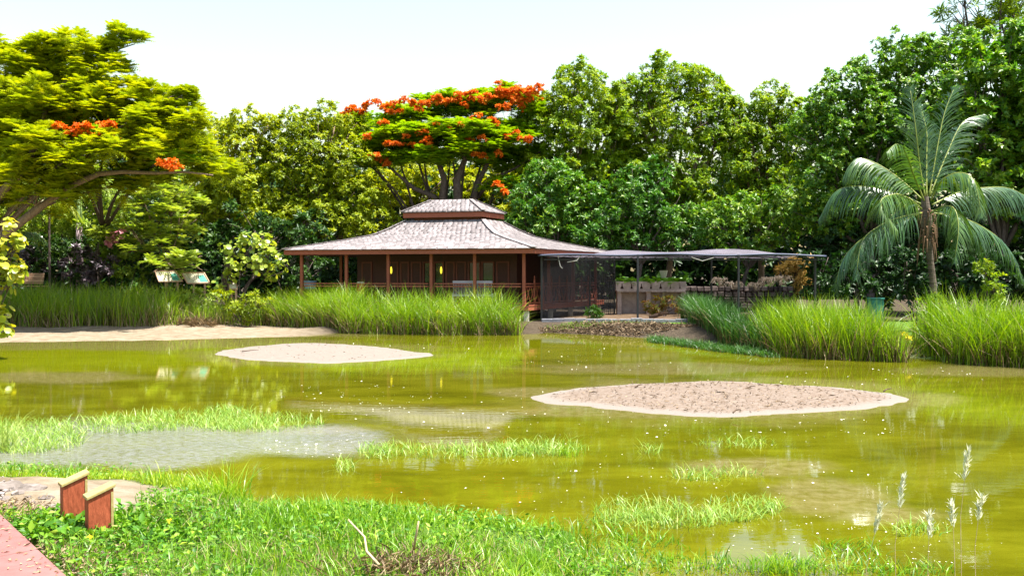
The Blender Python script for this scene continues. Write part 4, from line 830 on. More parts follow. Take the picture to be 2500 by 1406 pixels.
tree("grove_tree", "deep green tree filling the photo's upper right edge beyond the palm", 2440, 42, [(2380, 190, 75), (2450, 150, 80), (2520, 130, 90), (2380, 290, 85), (2460, 270, 95), (2540, 270, 90), (2400, 390, 85), (2480, 380, 90), (2560, 400, 90), (2400, 480, 70), (2500, 500, 80), (2330, 300, 60, 1), (2620, 200, 110), (2640, 380, 120)], 'rosette', 'lf_deep', 21, 'darkbark', leaf=(9, .33, .50), dens=60, tint=.62)
tree("understory_tree", "low tree left of the palm trunk, deep shade put into its dark leaves", 2090, 47, [(2050, 600, 80), (2130, 610, 80), (2090, 540, 80), (2000, 640, 60), (2180, 650, 70)], 'rosette', 'lf_dark', 22, 'darkbark', .12, .5, leaf=(9, .28, .42), dens=50, tint=.25)  # dark leaf and low tint carry the shade behind the palm
tree("understory_tree", "low tree right of the palm trunk, deep shade put into its dark leaves", 2390, 45, [(2310, 600, 80), (2390, 590, 85), (2470, 600, 90), (2350, 670, 70), (2440, 680, 70), (2530, 660, 90), (2600, 560, 100)], 'rosette', 'lf_dark', 23, 'darkbark', .12, .5, leaf=(9, .28, .42), dens=50, tint=.3)
tree("understory_tree", "deep green lower tree at the pavilion's right rear corner", 1370, 49.5, [(1290, 480, 60), (1360, 470, 60), (1330, 540, 70), (1420, 540, 70), (1260, 560, 55), (1390, 600, 55), (1300, 620, 55), (1330, 420, 40), (1410, 470, 45)], 'rosette', 'lf_deep', 32, 'darkbark', .14, .5, leaf=(9, .28, .30), dens=85, tint=.42)
tree("understory_tree", "deep green lower tree over the trough and the shelter's near half", 1560, 49.5, [(1500, 500, 65), (1570, 520, 65), (1640, 530, 70), (1540, 580, 60), (1620, 600, 55), (1470, 570, 60), (1690, 580, 55), (1560, 450, 55), (1620, 430, 45)], 'rosette', 'lf_deep', 33, 'darkbark', .14, .5, leaf=(9, .26, .34), dens=88, tint=.34)
tree("understory_tree", "glossy lower tree over the shelter's far half", 1820, 49.0, [(1740, 540, 60), (1810, 520, 60), (1880, 530, 65), (1940, 560, 55), (1780, 595, 50), (1860, 595, 50), (1920, 480, 45)], 'rosette', 'lf_deep', 34, 'darkbark', .14, .5, leaf=(9, .24, .38), dens=95, tint=.62)
tree("weeping_tree", "pale green feathery tree drooping over the two sign boards", 400, 43.5, [(340, 470, 70), (420, 470, 70), (380, 530, 70), (450, 540, 45), (300, 550, 60), (430, 600, 55), (470, 640, 40, -2), (400, 650, 45, -1.5), (350, 600, 60), (440, 655, 14, -3)], 'pinnate', 'lf_mint', 24, 'bark', .10, .5, .8, 46, leaf=(6, .42, .32), up=.5, tint=.85, dome=.8)
tree("understory_tree", "grey green tree behind the royal palm trunk", 150, 46, [(60, 470, 75), (140, 490, 75), (230, 470, 70), (90, 560, 70), (180, 560, 75), (260, 560, 60), (30, 540, 60), (270, 500, 60)], 'rosette', 'lf_mint', 25, 'darkbark', .10, .5, leaf=(9, .34, .26), dens=48, tint=.65)
tree("understory_tree", "dark bushy tree left of the pavilion roof", 600, 46, [(560, 590, 60), (620, 560, 70), (680, 590, 60), (740, 580, 60), (520, 600, 50), (800, 560, 50, 3), (860, 570, 60, 6), (940, 590, 50, 8)], 'rosette', 'lf_dark', 26, 'darkbark', .12, .5, leaf=(9, .32, .4), dens=36, tint=.45)
tree("casuarina", "tall thin wispy tree rising past the upper right corner", 2420, 60, [(2330, 40, 38), (2380, 20, 34), (2440, 60, 40), (2480, 20, 38), (2400, 90, 32), (2350, -30, 50), (2460, -50, 55), (2500, 100, 50)], 'rosette', 'lf_mid', 27, 'darkbark', .22, .75, 1.3, 20, stems=2, leaf=(9, .75, .07), tint=.3, twigs=8)
tree("boundary_tree", "broad tree standing past the left edge beyond the bench", -260, 46, [(-150, 420, 130), (-260, 350, 150), (-120, 560, 110), (-330, 500, 160), (-20, 500, 80), (-50, 600, 90)], 'rosette', 'lf_mid', 28, dens=26, leaf=(9, .45, .4))
tree("boundary_tree", "broad tree standing past the right edge beyond the reeds", 2760, 40, [(2700, 350, 150), (2800, 250, 160), (2720, 520, 140), (2900, 400, 170), (2660, 640, 90)], 'rosette', 'lf_deep', 29, 'darkbark', dens=26, leaf=(9, .45, .45))
for i, (px, Yq) in enumerate([(2000, 40), (2080, 38.5), (2160, 39.5), (2235, 38), (2330, 39), (2400, 37.5), (2480, 38.5), (2570, 37.5)]):  # added dark shrubs; their low tint stands in for the deep shade here
    tree("shade_fill_shrub", ["dark shrub beside the shelter's far post", "dark shrub under the palm's lowest left frond", "dark shrub midway between the shelter and the palm", "dark shrub immediately left of the palm trunk", "dark shrub immediately right of the palm trunk", "dark shrub under the palm's right fronds", "dark shrub at the photo's right edge", "dark shrub just past the photo's right edge"][i], px, Yq, [(px, 690, 38), (px - 22, 715, 34), (px + 25, 712, 36), (px + 5, 650, 34), (px - 25, 640, 26)], 'rosette', 'lf_dark', 620 + i, 'darkbark', .05, .3, .9, 40, "dark shrubs added to fill the shade behind the palm", 2, (8, .3, .42), .4, twigs=2, cat="shrub", tint=.15)
# the wood behind everything: one mass of far crowns
L = Leaves(40); n = 15000; r = L.r; px = r.uniform(-700, 3200, n); Yw = r.uniform(60, 70, n)
top = 400 + 60 * fbm(px / 140, px * 0, 41) - 150 * sm(1950, 2200, px) - 40 * sm(500, 100, px); py = top + (730 - top) * r.random(n) ** .85
P = np.array([at(a, b, c) for a, b, c in zip(px, py, Yw)])
L.rosettes(P, np.array((0, -.5, .6)) + r.normal(0, .35, P.shape), 6, .75, .5, .35 + .2 * fbm(P[:, 0] * .3, P[:, 2] * .3, 42)); tag(L.build("woodland", M['lf_dark'], None, "stuff"), "dense dark wood closing off the view behind the trees")

# ------------------------------------------------------------------ shrubs
def shrub(name, label, lobes, Yq, leafm, seed, style='rosette', leaf=(8, .24, .4), dens=60, group="shrubs on the far bank", flat=.9, tint=.5, blossom=None, cat="shrub"):
    return tree(name, label, lobes[0][0], Yq, lobes, style, leafm, seed, 'darkbark', .05, .3, flat, dens, group, 2, leaf, .5, blossom, 3, cat=cat, tint=tint)
shrub("hedge_shrub", "glossy green hedge shrub behind the park bench", [(110, 620, 50), (160, 610, 45), (60, 640, 40), (140, 660, 50), (200, 655, 40)], 43.6, 'lf_dark', 50, tint=.55)
shrub("purple_shrub", "dusky purple shrub right behind the bench end", [(70, 630, 28), (60, 660, 30), (95, 655, 24)], 43.2, 'lf_purple', 51, leaf=(8, .22, .45), group="purple leaved shrubs")
shrub("purple_shrub", "tallest purple shrub below the royal palm trunk", [(185, 620, 34), (205, 655, 38), (170, 660, 30), (230, 670, 26)], 43.0, 'lf_purple', 52, leaf=(8, .22, .45), group="purple leaved shrubs", tint=.65)
shrub("purple_shrub", "small brownish purple shrub between green shrubs left of the sign boards", [(250, 640, 24), (245, 670, 24)], 42.8, 'lf_purple', 53, leaf=(8, .22, .45), group="purple leaved shrubs", tint=.75)
shrub("hedge_shrub", "bright green shrub topped with pink blossoms right of the royal palm", [(280, 600, 45), (250, 620, 35), (310, 620, 40), (290, 660, 50), (330, 660, 40)], 43.8, 'lf_mint', 54, tint=.5, blossom=([(285, 578, 18, -1), (272, 586, 12, -1)], 150, 'bloom_pink'))
shrub("hedge_shrub", "dark green shrub directly behind the two sign boards", [(350, 650, 45), (400, 640, 40), (460, 645, 40), (510, 640, 45), (380, 690, 35)], 44.4, 'lf_dark', 55, tint=.4)
shrub("hedge_shrub", "dark shrub at the left end of the pavilion verandah", [(700, 640, 40), (720, 680, 40), (650, 650, 40), (760, 650, 40, 2), (800, 640, 45, 6), (850, 650, 45, 8)], 45.0, 'lf_dark', 56, tint=.5)
shrub("sea_grape", "sea grape bush with round yellow tipped leaves left of the pavilion", [(570, 610, 32), (620, 590, 34), (660, 600, 32), (600, 650, 45), (660, 655, 42), (560, 660, 30), (545, 690, 24)], 40.8, 'lf_grape', 57, 'round', (1, .125, .3), 110, tint=.55, group="sea grapes")
shrub("sea_grape", "near sea grape branches hanging in from the photo's left edge", [(-70, 800, 60), (5, 600, 30), (-20, 650, 54), (15, 560, 18), (40, 602, 12), (14, 640, 20), (35, 665, 15), (15, 700, 30), (-10, 740, 50), (10, 770, 22), (5, 812, 14), (46, 594, 8), (52, 668, 10), (-70, 580, 60)], 24.5, 'lf_grape', 58, 'round', (1, .10, .3), 190, tint=.72, group="sea grapes")
shrub("croton_bush", "low red and green croton bush under the trough", [(1610, 748, 18), (1640, 745, 20), (1665, 748, 20), (1590, 752, 12)], 42.6, 'lf_croton', 59, leaf=(8, .22, .35), dens=90, group="low yard plants")
shrub("yard_seedling", "small bright green seedling beside the pavilion's last pier", [(1452, 762, 12), (1455, 772, 10)], 40.2, 'lf_fern', 60, leaf=(8, .2, .35), dens=120, group="low yard plants")
shrub("golden_bush", "dry golden brown bush under the shelter's far end", [(1940, 660, 28), (1965, 665, 24), (1920, 670, 18), (1950, 685, 26), (1945, 650, 20)], 42.0, 'lf_goldbush', 61, leaf=(9, .34, .12), dens=80, group="shrubs on the far bank")
shrub("lily_shrub", "leafy low shrub with reddish tips before the white sign", [(600, 730, 34), (570, 740, 28), (640, 745, 30), (590, 765, 30), (540, 735, 24)], 39.2, 'lf_yellow', 62, leaf=(8, .2, .3), dens=90, tint=.3)
shrub("bank_weed", "mint green leafy weed mass below the two sign boards", [(470, 730, 26), (430, 735, 26), (510, 738, 28), (400, 730, 20), (480, 748, 28)], 40.2, 'lf_mint', 63, leaf=(7, .2, .3), dens=100, tint=.7)
shrub("gap_shrub", "green shrub in the gap at the palm's foot", [(2285, 770, 22), (2295, 745, 18), (2270, 755, 16), (2300, 785, 16)], 28.5, 'lf_mid', 64, leaf=(8, .2, .3), dens=100)
shrub("lit_shrub", "yellow green leafy sprigs in the shade at the far right", [(2420, 690, 20), (2440, 720, 20), (2400, 650, 14)], 33, 'lf_mid', 65, leaf=(8, .2, .35), dens=26, tint=.5)
# ferns spilling over the trough: one plant each
for i, px in enumerate(np.linspace(1515, 1672, 9)):
    x = sx(px, 44.3); t = thing("fern", ["fern at the trough's end nearest the pavilion", "fern second along the trough from the pavilion", "fern third along the trough from the pavilion", "fern fourth along the trough, left of the middle", "fern in the very middle of the trough", "fern just right of the trough's middle", "fern in front of the pale urn", "fern next to last on the trough's right", "fern drooping over the trough's right end"][i], "fern", (x, 44.3, 2.0), "ferns in the trough")
    L = Leaves(70 + i); P = np.tile(np.array((x, 44.3, 2.02)), (20, 1)) + L.r.normal(0, .09, (20, 3)) * (1, 1.6, .4); L.pinnate(P, np.tile(np.array((0, -.3, 2.4)), (20, 1)) + L.r.normal(0, .9, (20, 3)), 1, .60, .22, L.r.uniform(.2, .9, 20), 9, .5); L.build("fronds", M['lf_fern'], t, "stuff")

# ------------------------------------------------------------------ palms
def frond(parent, pts, wid, seed, leafm='lf_palm', tint=.4, n=70, hang=.9, name="frond", side=.62):
    """one palm frond: a curved midrib with leaflets that hang from both sides"""
    r = np.random.default_rng(seed); q = np.array(pts, float); m = len(q); s = np.linspace(0, m - 1, n); C = []
    for v in s:
        i = min(int(v), m - 2); f = v - i; p0, p1, p2, p3 = (q[min(max(i + k, 0), m - 1)] for k in (-1, 0, 1, 2))
        C.append(.5 * (2 * p1 + (p2 - p0) * f + (2 * p0 - 5 * p1 + 4 * p2 - p3) * f * f + (3 * p1 - p0 - 3 * p2 + p3) * f ** 3))
    C = np.array(C); T = nrm(np.gradient(C, axis=0)); L = Leaves(seed); V = []; tt = []
    a = np.cross(T, np.array((0, 0, 1.))); la = np.linalg.norm(a, axis=1, keepdims=True); S = np.where(la > .25, a / np.maximum(la, 1e-6), nrm(np.cross(T, np.array((.3, 1., 0)))))
    u = np.linspace(0, 1, n); prof = np.clip(np.sin(math.pi * np.clip(u * .86 + .12, 0, 1)) ** .6, .1, 1) * np.where(u < .12, 0.0, 1)
    for i in range(n):
        if prof[i] <= 0: continue
        for sg in (-1, 1):
            ln = wid * prof[i] * r.uniform(.85, 1.12); d = S[i] * sg * (side + r.normal(0, .09)) + T[i] * (.62 + r.normal(0, .12)) + r.normal(0, .05, 3); d = d / np.linalg.norm(d); w_ = .030 * (1 + .2 * r.normal()); pp = C[i]; seg = []; nn = T[i] * .9 + np.array((0, 0, .2)); nn = nn / np.linalg.norm(nn)
            for k in range(4):
                seg += [pp - nn * w_ * (1 - k / 4.2) , pp + nn * w_ * (1 - k / 4.2)]; d = d + np.array((0, 0, -hang * .42)) ; d = d / np.linalg.norm(d); pp = pp + d * ln / 3.3
            seg.append(pp); V.append(seg); tt.append(np.clip(tint + r.normal(0, .12), 0, 1))
    V = np.array(V); i = np.arange(len(V))[:, None] * 9; f = []
    for k in range(3): f += [i + np.array([[2 * k, 2 * k + 1, 2 * k + 3]]), i + np.array([[2 * k, 2 * k + 3, 2 * k + 2]])]
    f.append(i + np.array([[6, 7, 8]])); L.push(V, np.concatenate(f, 1).reshape(-1, 3), np.repeat(np.array(tt), 7)); o = L.build(name, M[leafm], parent)
    MB().tube(C[::4], np.linspace(.032, .006, len(C[::4])), 5).build("midrib", M['midrib'], o, smooth=True); return o
M['midrib'] = plain('yellow_green_midrib', (.17, .20, .03), .5)
PYp = 30.0; cx, cy = 2262, 500
c0 = at(cx, cy + 20, PYp); px0 = at(2275, 600, PYp)[0]; z0 = gz(px0, PYp)
cp = thing("coconut_palm", "coconut palm with arching fronds leaning over the right bank reeds", "palm tree", (px0, PYp, z0))
tb = MB(); tp = [at(2282, 740, PYp), at(2278, 690, PYp), at(2272, 640, PYp), at(2266, 590, PYp), at(2262, 540, PYp), at(2258, 480, PYp)]; tp[0][2] = z0 - .1
tb.tube(tp, [.15, .115, .105, .12, .20, .11], 12); 
for k in range(20):
    q = np.array(tp[0]) + (np.array(tp[3]) - np.array(tp[0])) * (k + 1) / 21; tb.tube([q, q + np.array((0, 0, .025))], [.122, .124], 12)
tb.build("trunk", M['palmbark'], cp, smooth=False)
FR = [ # photo points along each midrib with a depth offset, leaflet length, tint, hang
 ([(2258, 480, 0), (2245, 400, .1), (2235, 310, .1), (2222, 215, .3)], .75, .45, .25), ([(2262, 480, .1), (2262, 390, .5), (2262, 320, .8), (2245, 255, 1.2)], .5, .35, .3), ([(2268, 480, .2), (2285, 380, .5), (2305, 280, .9), (2330, 215, 1.2)], .75, .45, .25),
 ([(2270, 480, .3), (2310, 380, .9), (2350, 300, 1.5), (2400, 280, 2.1)], .75, .35, .45), ([(2256, 490, -.2), (2232, 430, -.5), (2212, 375, -.9), (2190, 352, -1.2), (2165, 372, -1.5)], .6, .55, .8), ([(2254, 490, .2), (2200, 440, .6), (2140, 400, 1.0), (2090, 388, 1.3), (2062, 430, 1.5)], .85, .5, 1.1),
 ([(2252, 500, .4), (2180, 470, .9), (2100, 455, 1.4), (2040, 468, 1.9), (2002, 530, 2.2)], .95, .3, 1.2), ([(2250, 510, -.3), (2215, 482, -.9), (2180, 475, -1.5), (2150, 495, -2.0), (2190, 560, -2.3)], .8, .6, 1.0), ([(2250, 520, -.2), (2200, 530, -.8), (2150, 550, -1.3), (2105, 590, -1.8), (2090, 680, -2.0)], .85, .35, 1.1),
 ([(2250, 520, .3), (2180, 550, .5), (2110, 580, .8), (2060, 630, 1.0), (2038, 700, 1.1)], .85, .25, 1.1), ([(2272, 490, -.2), (2300, 440, -.7), (2345, 422, -1.2), (2380, 445, -1.6), (2396, 530, -1.9)], .9, .6, 1.0), ([(2276, 500, .4), (2340, 470, 1.0), (2410, 458, 1.5), (2470, 462, 2.0), (2540, 500, 2.3)], .95, .25, 1.2),
 ([(2272, 520, -.3), (2300, 505, -1.0), (2330, 510, -1.6), (2340, 560, -2.0), (2330, 640, -2.2)], .85, .55, 1.0), ([(2276, 520, .1), (2340, 530, .3), (2400, 555, .5), (2455, 600, .8), (2500, 690, 1.0)], .95, .3, 1.1), ([(2275, 515, .3), (2330, 520, .9), (2380, 560, 1.3), (2400, 640, 1.5)], .8, .25, 1.1), ([(2255, 500, .5), (2215, 500, 1.0), (2170, 540, 1.5), (2150, 600, 1.7)], .8, .25, 1.1)]
for i, (pts, wd, tn, hg) in enumerate(FR): frond(cp, [at(a, b, PYp + d) for a, b, d in pts], wd * (1.3 if hg > .7 else 1.0), 300 + i, tint=tn - .02, hang=hg * 1.3, n=72, side=.62 if hg > .7 else .34)
dd = MB(); rr_ = random.Random(4)
for k in range(46):
    a = rr_.uniform(0, 6.28); p = c0 + np.array((.03, 0, rr_.uniform(-1.05, .25))); dd.tube([p, p + np.array((math.cos(a) * .25, math.sin(a) * .25, -.12)), p + np.array((math.cos(a) * .33, math.sin(a) * .33, -rr_.uniform(.5, .95)))], [.03, .03, .008], 5)
dd.build("dead_fibre", M['sheathbark'], cp)

# royal palm trunk in the left garden
rx = at(194, 600, 44.6)[0]; rp = thing("royal_palm", "royal palm with smooth purplish trunk and pale green crownshaft", "palm tree", (rx, 44.6, gz(rx, 44.6)))
za, zb, zc2 = at(194, 600, 44.6)[2], at(194, 545, 44.6)[2], at(194, 470, 44.6)[2]
M['royal'] = grained('smooth_purple_palm_trunk', (.20, .13, .15), (.36, .27, .30), (1, 1, 5), .8, .2, 2, .2); M['shaft'] = plain('pale_green_crownshaft', (.22, .32, .12), .45)
MB().tube([(rx, 44.6, gz(rx, 44.6) - .1), (rx, 44.6, za), (rx, 44.6, zb)], [.2, .17, .145], 12).build("trunk", M['royal'], rp, smooth=True); MB().tube([(rx, 44.6, zb), (rx, 44.6, zb + .3), (rx, 44.6, zc2)], [.145, .15, .08], 12).build("crownshaft", M['shaft'], rp, smooth=True)
for i in range(9):
    a = i * .7 + .3; q = np.array((rx, 44.6, zc2)); d = np.array((math.cos(a), math.sin(a), 0)); frond(rp, [q, q + d * .7 + (0, 0, .65), q + d * 1.5 + (0, 0, .65), q + d * 2.1 + (0, 0, -.1), q + d * 2.3 + (0, 0, -.9)], .6, 340 + i, 'lf_mint', .5, 40, .9)
# fan-like dark palm at the far left
for i, (px, py) in enumerate([(20, 500), (40, 590), (120, 520)]):
    q = at(px, py, 41.5 + i * .4); t = thing("areca_palm", ["bluish feathery palm under the long bare limb, highest of three", "bluish feathery palm behind the near sea grape, lowest of three", "yellowish feathery palm left of the royal palm trunk"][i], "palm", (q[0], q[1], gz(q[0], q[1])), "feathery palms in the left garden")
    MB().tube([(q[0], q[1], gz(q[0], q[1])), q], [.06, .05], 7).build("trunk", M['darkbark'], t)
    for k in range(9): a = k * .7 + i; d = np.array((math.cos(a), math.sin(a), 0)); frond(t, [q, q + d * .5 + (0, 0, .45), q + d * 1.1 + (0, 0, .3), q + d * 1.5 + (0, 0, -.4)], .42, 360 + i * 10 + k, ['lf_palm', 'lf_palm', 'lf_yellow'][i], .5, 30, 1)

# ------------------------------------------------------------------ reeds and grass
def reeds(name, label, front, depth, dens, hgt, leafm, seed, lean=.25, curl=.25, wid=.027, dead=.0, group=None):
    """a reed bed: blades rooted from the front line backwards"""
    L = Leaves(seed); r = L.r; f = np.array(front, float); seg = np.linalg.norm(np.diff(f, axis=0), axis=1); cum = np.concatenate([[0], np.cumsum(seg)]); n = int(cum[-1] * depth * dens)
    s = r.uniform(0, cum[-1], n); x = np.interp(s, cum, f[:, 0]); y = np.interp(s, cum, f[:, 1]); dp = depth * r.random(n) ** 1.15; ends = np.minimum(s, cum[-1] - s)
    y = y + dp + .25 * fbm(x * 1.6, x * 0, seed); x = x + r.normal(0, .08, n); keep = r.random(n) < .75 + .5 * fbm(x * 1.1, y * 1.1, seed + 1); x, y, dp, ends = x[keep], y[keep], dp[keep], ends[keep]; n = len(x)
    z = np.maximum(ground_h(x, y), -.05); h = hgt * r.uniform(.62, 1.08, n) * (.80 + .25 * sm(0, .8, dp)) * (1 + .16 * fbm(x * .7, y * .7, seed + 2)) * (.7 + .3 * sm(0, .5, ends)); az = r.uniform(0, 6.28, n)
    L.blade(np.stack([x, y, z], 1), h, wid * r.uniform(.7, 1.3, n), az, r.normal(lean * .6, lean * .5, n), np.abs(r.normal(0, curl, n)) + .02, np.clip(.5 + .28 * fbm(x * .8, y * .8, seed + 3) + r.normal(0, .2, n), 0, 1), 4)
    o = tag(L.build(name, M[leafm], None, "stuff"), label)
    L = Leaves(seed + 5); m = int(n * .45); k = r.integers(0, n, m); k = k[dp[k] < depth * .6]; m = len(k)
    L.blade(np.stack([x[k] + r.normal(0, .05, m), y[k] - .06, z[k]], 1), hgt * r.uniform(.2, .62, m), wid * r.uniform(.7, 1.4, m), r.uniform(0, 6.28, m), r.normal(.15, .15, m), np.abs(r.normal(.1, .3, m)), r.uniform(0, 1, m), 3); tag(L.build("reed_sheaths", M['sheath'], None, "stuff"), "brown and shade darkened olive lower leaves of the " + name.replace("_", " "))
    if dead:
        L = Leaves(seed + 7); m = int(n * dead); k = r.integers(0, n, m); k = k[dp[k] < depth * .45]; m = len(k)
        L.blade(np.stack([x[k], y[k] - .1, z[k]], 1), hgt * r.uniform(.15, .62, m), wid * r.uniform(.6, 1.2, m), r.uniform(0, 6.28, m), np.abs(r.normal(.3, .3, m)), np.abs(r.normal(0, .5, m)), r.uniform(0, 1, m), 3); m = int(n * dead * .22); k = r.integers(0, n, m); L.blade(np.stack([x[k], y[k] - .05, z[k]], 1), hgt * r.uniform(.55, 1.05, m), wid * r.uniform(.5, .9, m), r.uniform(0, 6.28, m), r.normal(.3, .25, m), np.abs(r.normal(.3, .5, m)), r.uniform(.3, 1, m), 4); tag(L.build("dead_reeds", M['straw'], None, "stuff"), "dry straw coloured blades at the foot of the " + name.replace("_", " "))
G = lambda px, py: on_z(px, py, .15)[:2]
reeds("left_reeds", "tall bright green reeds along the left bank", [G(-260, 806), G(0, 800), G(200, 798), G(420, 796)], 3.4, 210, 1.75, 'lf_reed', 401, dead=.45)
reeds("left_reeds", "shorter mixed reeds between the sign boards and the pavilion", [G(420, 796), G(560, 793), G(690, 790)], 3.0, 130, 1.15, 'lf_reed', 402, dead=.5)
reeds("middle_reeds", "dense green reed bed in front of the verandah", [G(640, 790), G(760, 797), G(870, 806), G(1000, 808), G(1140, 809), G(1268, 809)], 1.9, 380, 1.82, 'lf_reed', 403, lean=.3, curl=.4, dead=.22)
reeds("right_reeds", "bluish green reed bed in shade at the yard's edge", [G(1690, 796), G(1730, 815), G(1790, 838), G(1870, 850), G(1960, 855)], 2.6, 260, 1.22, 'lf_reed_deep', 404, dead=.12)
reeds("right_reeds", "bright topped reed bed below the coconut palm", [G(1900, 856), G(2000, 864), G(2120, 869), G(2222, 872)], 2.8, 430, 1.82, 'lf_reed', 405, dead=.2)
reeds("right_reeds", "bright topped reed bed at the far right edge", [G(2338, 874), G(2420, 880), G(2540, 886), G(2700, 900)], 2.8, 430, 1.80, 'lf_reed', 406, dead=.12)
reeds("gap_grass", "short bright grass in the gap between the right reed beds", [G(2230, 862), G(2330, 864)], 2.6, 260, .22, 'lf_moss', 407)
reeds("bank_grass", "low blue green grass by the water, shade tinted in like the reeds above", [G(1590, 826), G(1660, 834), G(1740, 846), G(1900, 862)], 1.5, 420, .34, 'lf_reed_deep', 408, lean=.5, curl=.6, wid=.02)
reeds("kerb_grass", "thin green grass strip below the yard kerb", [G(1335, 803), G(1500, 804), G(1680, 810)], .8, 350, .14, 'lf_turf', 409, wid=.018)
def mound(name, label, c, rx, ry, h, n, seed, m='straw', cat="straw heap"):
    L = Leaves(seed); r = L.r; a = r.uniform(0, 6.28, n); q = np.sqrt(r.random(n)); x, y = c[0] + rx * q * np.cos(a), c[1] + ry * q * np.sin(a); z = ground_h(x, y) + h * (1 - q ** 2) * r.uniform(.4, 1, n)
    D = np.stack([np.cos(a * 3), np.sin(a * 5) * .6, r.normal(.1, .35, n)], 1); L.leaf(np.stack([x, y, z], 1), D, r.uniform(.2, .55, n), r.uniform(.012, .03, n), r.uniform(0, 1, n)); o = L.build(name, M[m]); return tag(o, label, cat, "straw heaps on the banks", "thing")
mound("straw_heap", "pale heap of dead grass in the gap between the right reed beds", gpt(2280, 862), .45, .5, .42, 900, 420); mound("straw_heap", "dead grass heap at the right end of the middle reeds", gpt(1296, 806), .55, .5, .30, 900, 421)
mound("straw_heap", "flattened dead grass on the mud left of the middle reeds", gpt(735, 792), 1.0, .9, .28, 1300, 422); mound("straw_heap", "small dead grass tangle on the mud below the left reeds", gpt(480, 800), .7, .5, .22, 700, 423)
# mulch and leaf litter on the bank below the yard
L = Leaves(425); r = L.r; n = 9000; x = r.uniform(1.2, 8, n); y = r.uniform(33.4, 36.6, n); d = pond_dist(x, y); k = (d > .05) & (d < 2.3); x, y = x[k], y[k]; n = len(x)
L.leaf(np.stack([x, y, ground_h(x, y) + .02], 1), np.stack([r.normal(0, 1, n), r.normal(0, 1, n), r.normal(.15, .25, n)], 1), r.uniform(.08, .26, n), r.uniform(.02, .05, n), r.uniform(0, 1, n)); tag(L.build("bank_litter_leaves", M['litter'], None, "stuff"), "dry leaf litter on the bank below the yard")
# fountain grass plumes by the stone wall, each tuft a plant
for i, (px, py, h) in enumerate([(1762, 735, 1.0), (1795, 738, .85), (1850, 738, .8), (1885, 738, 1.0), (1910, 735, 1.05)]):
    h *= 1.25; q = at(px, py, 41.5); b = (q[0], q[1], gz(q[0], q[1])); t = thing("fountain_grass", ["fountain grass with drooping pink plumes nearest the trough", "sparse fountain grass second from the trough", "short fountain grass midway along the stone wall", "fountain grass with tall pink plumes before the golden bush", "fountain grass with the most upright plumes, farthest from the trough"][i], "grass plant", b, "fountain grass by the stone wall"); L = Leaves(430 + i); r = L.r
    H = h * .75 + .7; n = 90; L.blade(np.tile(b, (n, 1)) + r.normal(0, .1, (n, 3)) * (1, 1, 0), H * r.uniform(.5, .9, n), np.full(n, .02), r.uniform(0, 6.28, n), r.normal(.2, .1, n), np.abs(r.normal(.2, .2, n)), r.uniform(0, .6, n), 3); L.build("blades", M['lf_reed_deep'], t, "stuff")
    B = Leaves(440 + i); P, D = [], []
    for k in range(13):
        a = r.uniform(-.9, .5); e = np.array((math.sin(a), -.25 + r.normal(0, .2), 0)); p0 = np.array(b) + (0, 0, H * .8)
        for s_ in np.linspace(0, 1, 26): P.append(p0 + e * (.12 + .55 * s_) * h + np.array((0, 0, .45 * h * math.sin(s_ * 2.1 + .3)))); D.append(e + np.array((0, 0, .6 - s_)) + r.normal(0, .55, 3))
    P, D = np.array(P), np.array(D); B.leaf(P, D, np.full(len(P), .11), np.full(len(P), .03), r.uniform(0, 1, len(P))); B.build("plumes", M['plume'], t, "stuff")
# yellow flowers in the reeds
for i, (px, py, lab) in enumerate([(1003, 790, "low yellow flower head at the foot of the middle reeds"), (1069, 763, "higher yellow flower head amid the middle reeds"), (2208, 822, "yellow sprig on the right bank reed bed's end")]):
    q = at(px, py, 35.2 if px < 2000 else 25.3); t = thing("yellow_flower", lab, "flower", (q[0], q[1], max(0, gz(q[0], q[1])))); B = Leaves(450 + i); B.rosettes(np.tile(q, (9, 1)) + B.r.normal(0, .06, (9, 3)), np.tile((0, -.5, .8), (9, 1)), 7, .12, .45, B.r.uniform(0, 1, 9)); B.build("petals", M['bloom_yellow'], t, "stuff"); MB().tube([(q[0], q[1] + .05, max(-.02, gz(q[0], q[1]))), q], [.012, .008], 5).build("stem", M['midrib'], t)
# pond grass standing in the shallows
def pond_grass(label, ells, n, hgt, seed, m='lf_wgrass', wid=.012):
    L = Leaves(seed); r = L.r; X_, Y_ = [], []; w8 = np.array([e[2] * e[3] for e in ells], float); 
    for e, q in zip(ells, w8 / w8.sum()):
        k = int(n * q); a = r.uniform(0, 6.28, k); s_ = np.sqrt(r.random(k)) ** 1.15; px, py = e[0] + e[2] * s_ * np.cos(a), e[1] + e[3] * s_ * np.sin(a); Yq = FPX * CAM_H / (py - HOR); X_.append((px - 1250) / FPX * Yq); Y_.append(Yq)
    x, y = np.concatenate(X_), np.concatenate(Y_); k = r.random(len(x)) < .62 + .9 * fbm(x * 1.8, y * 1.8, seed); x, y = x[k], y[k]; n = len(x)
    L.blade(np.stack([x, y, np.full(n, -.02)], 1), hgt * r.uniform(.35, 1.15, n), wid * r.uniform(.6, 1.3, n), r.uniform(0, 6.28, n), r.normal(.45, .3, n), np.abs(r.normal(0, .6, n)), np.clip(r.normal(.45, .25, n), 0, 1), 3); tag(L.build("pond_grass", M[m], None, "stuff"), label)
pond_grass("pale green grass standing in the shallows at the left", [(60, 1070, 150, 42), (280, 1040, 160, 20), (460, 1030, 220, 24), (620, 1035, 170, 22), (560, 1008, 60, 12)], 9000, .17, 460)
pond_grass("grass tufts in the shallows at the pond's centre", [(1130, 1105, 260, 16), (1330, 1095, 100, 20), (930, 1105, 60, 18), (1240, 1100, 200, 14), (840, 1140, 30, 16)], 2600, .17, 461)
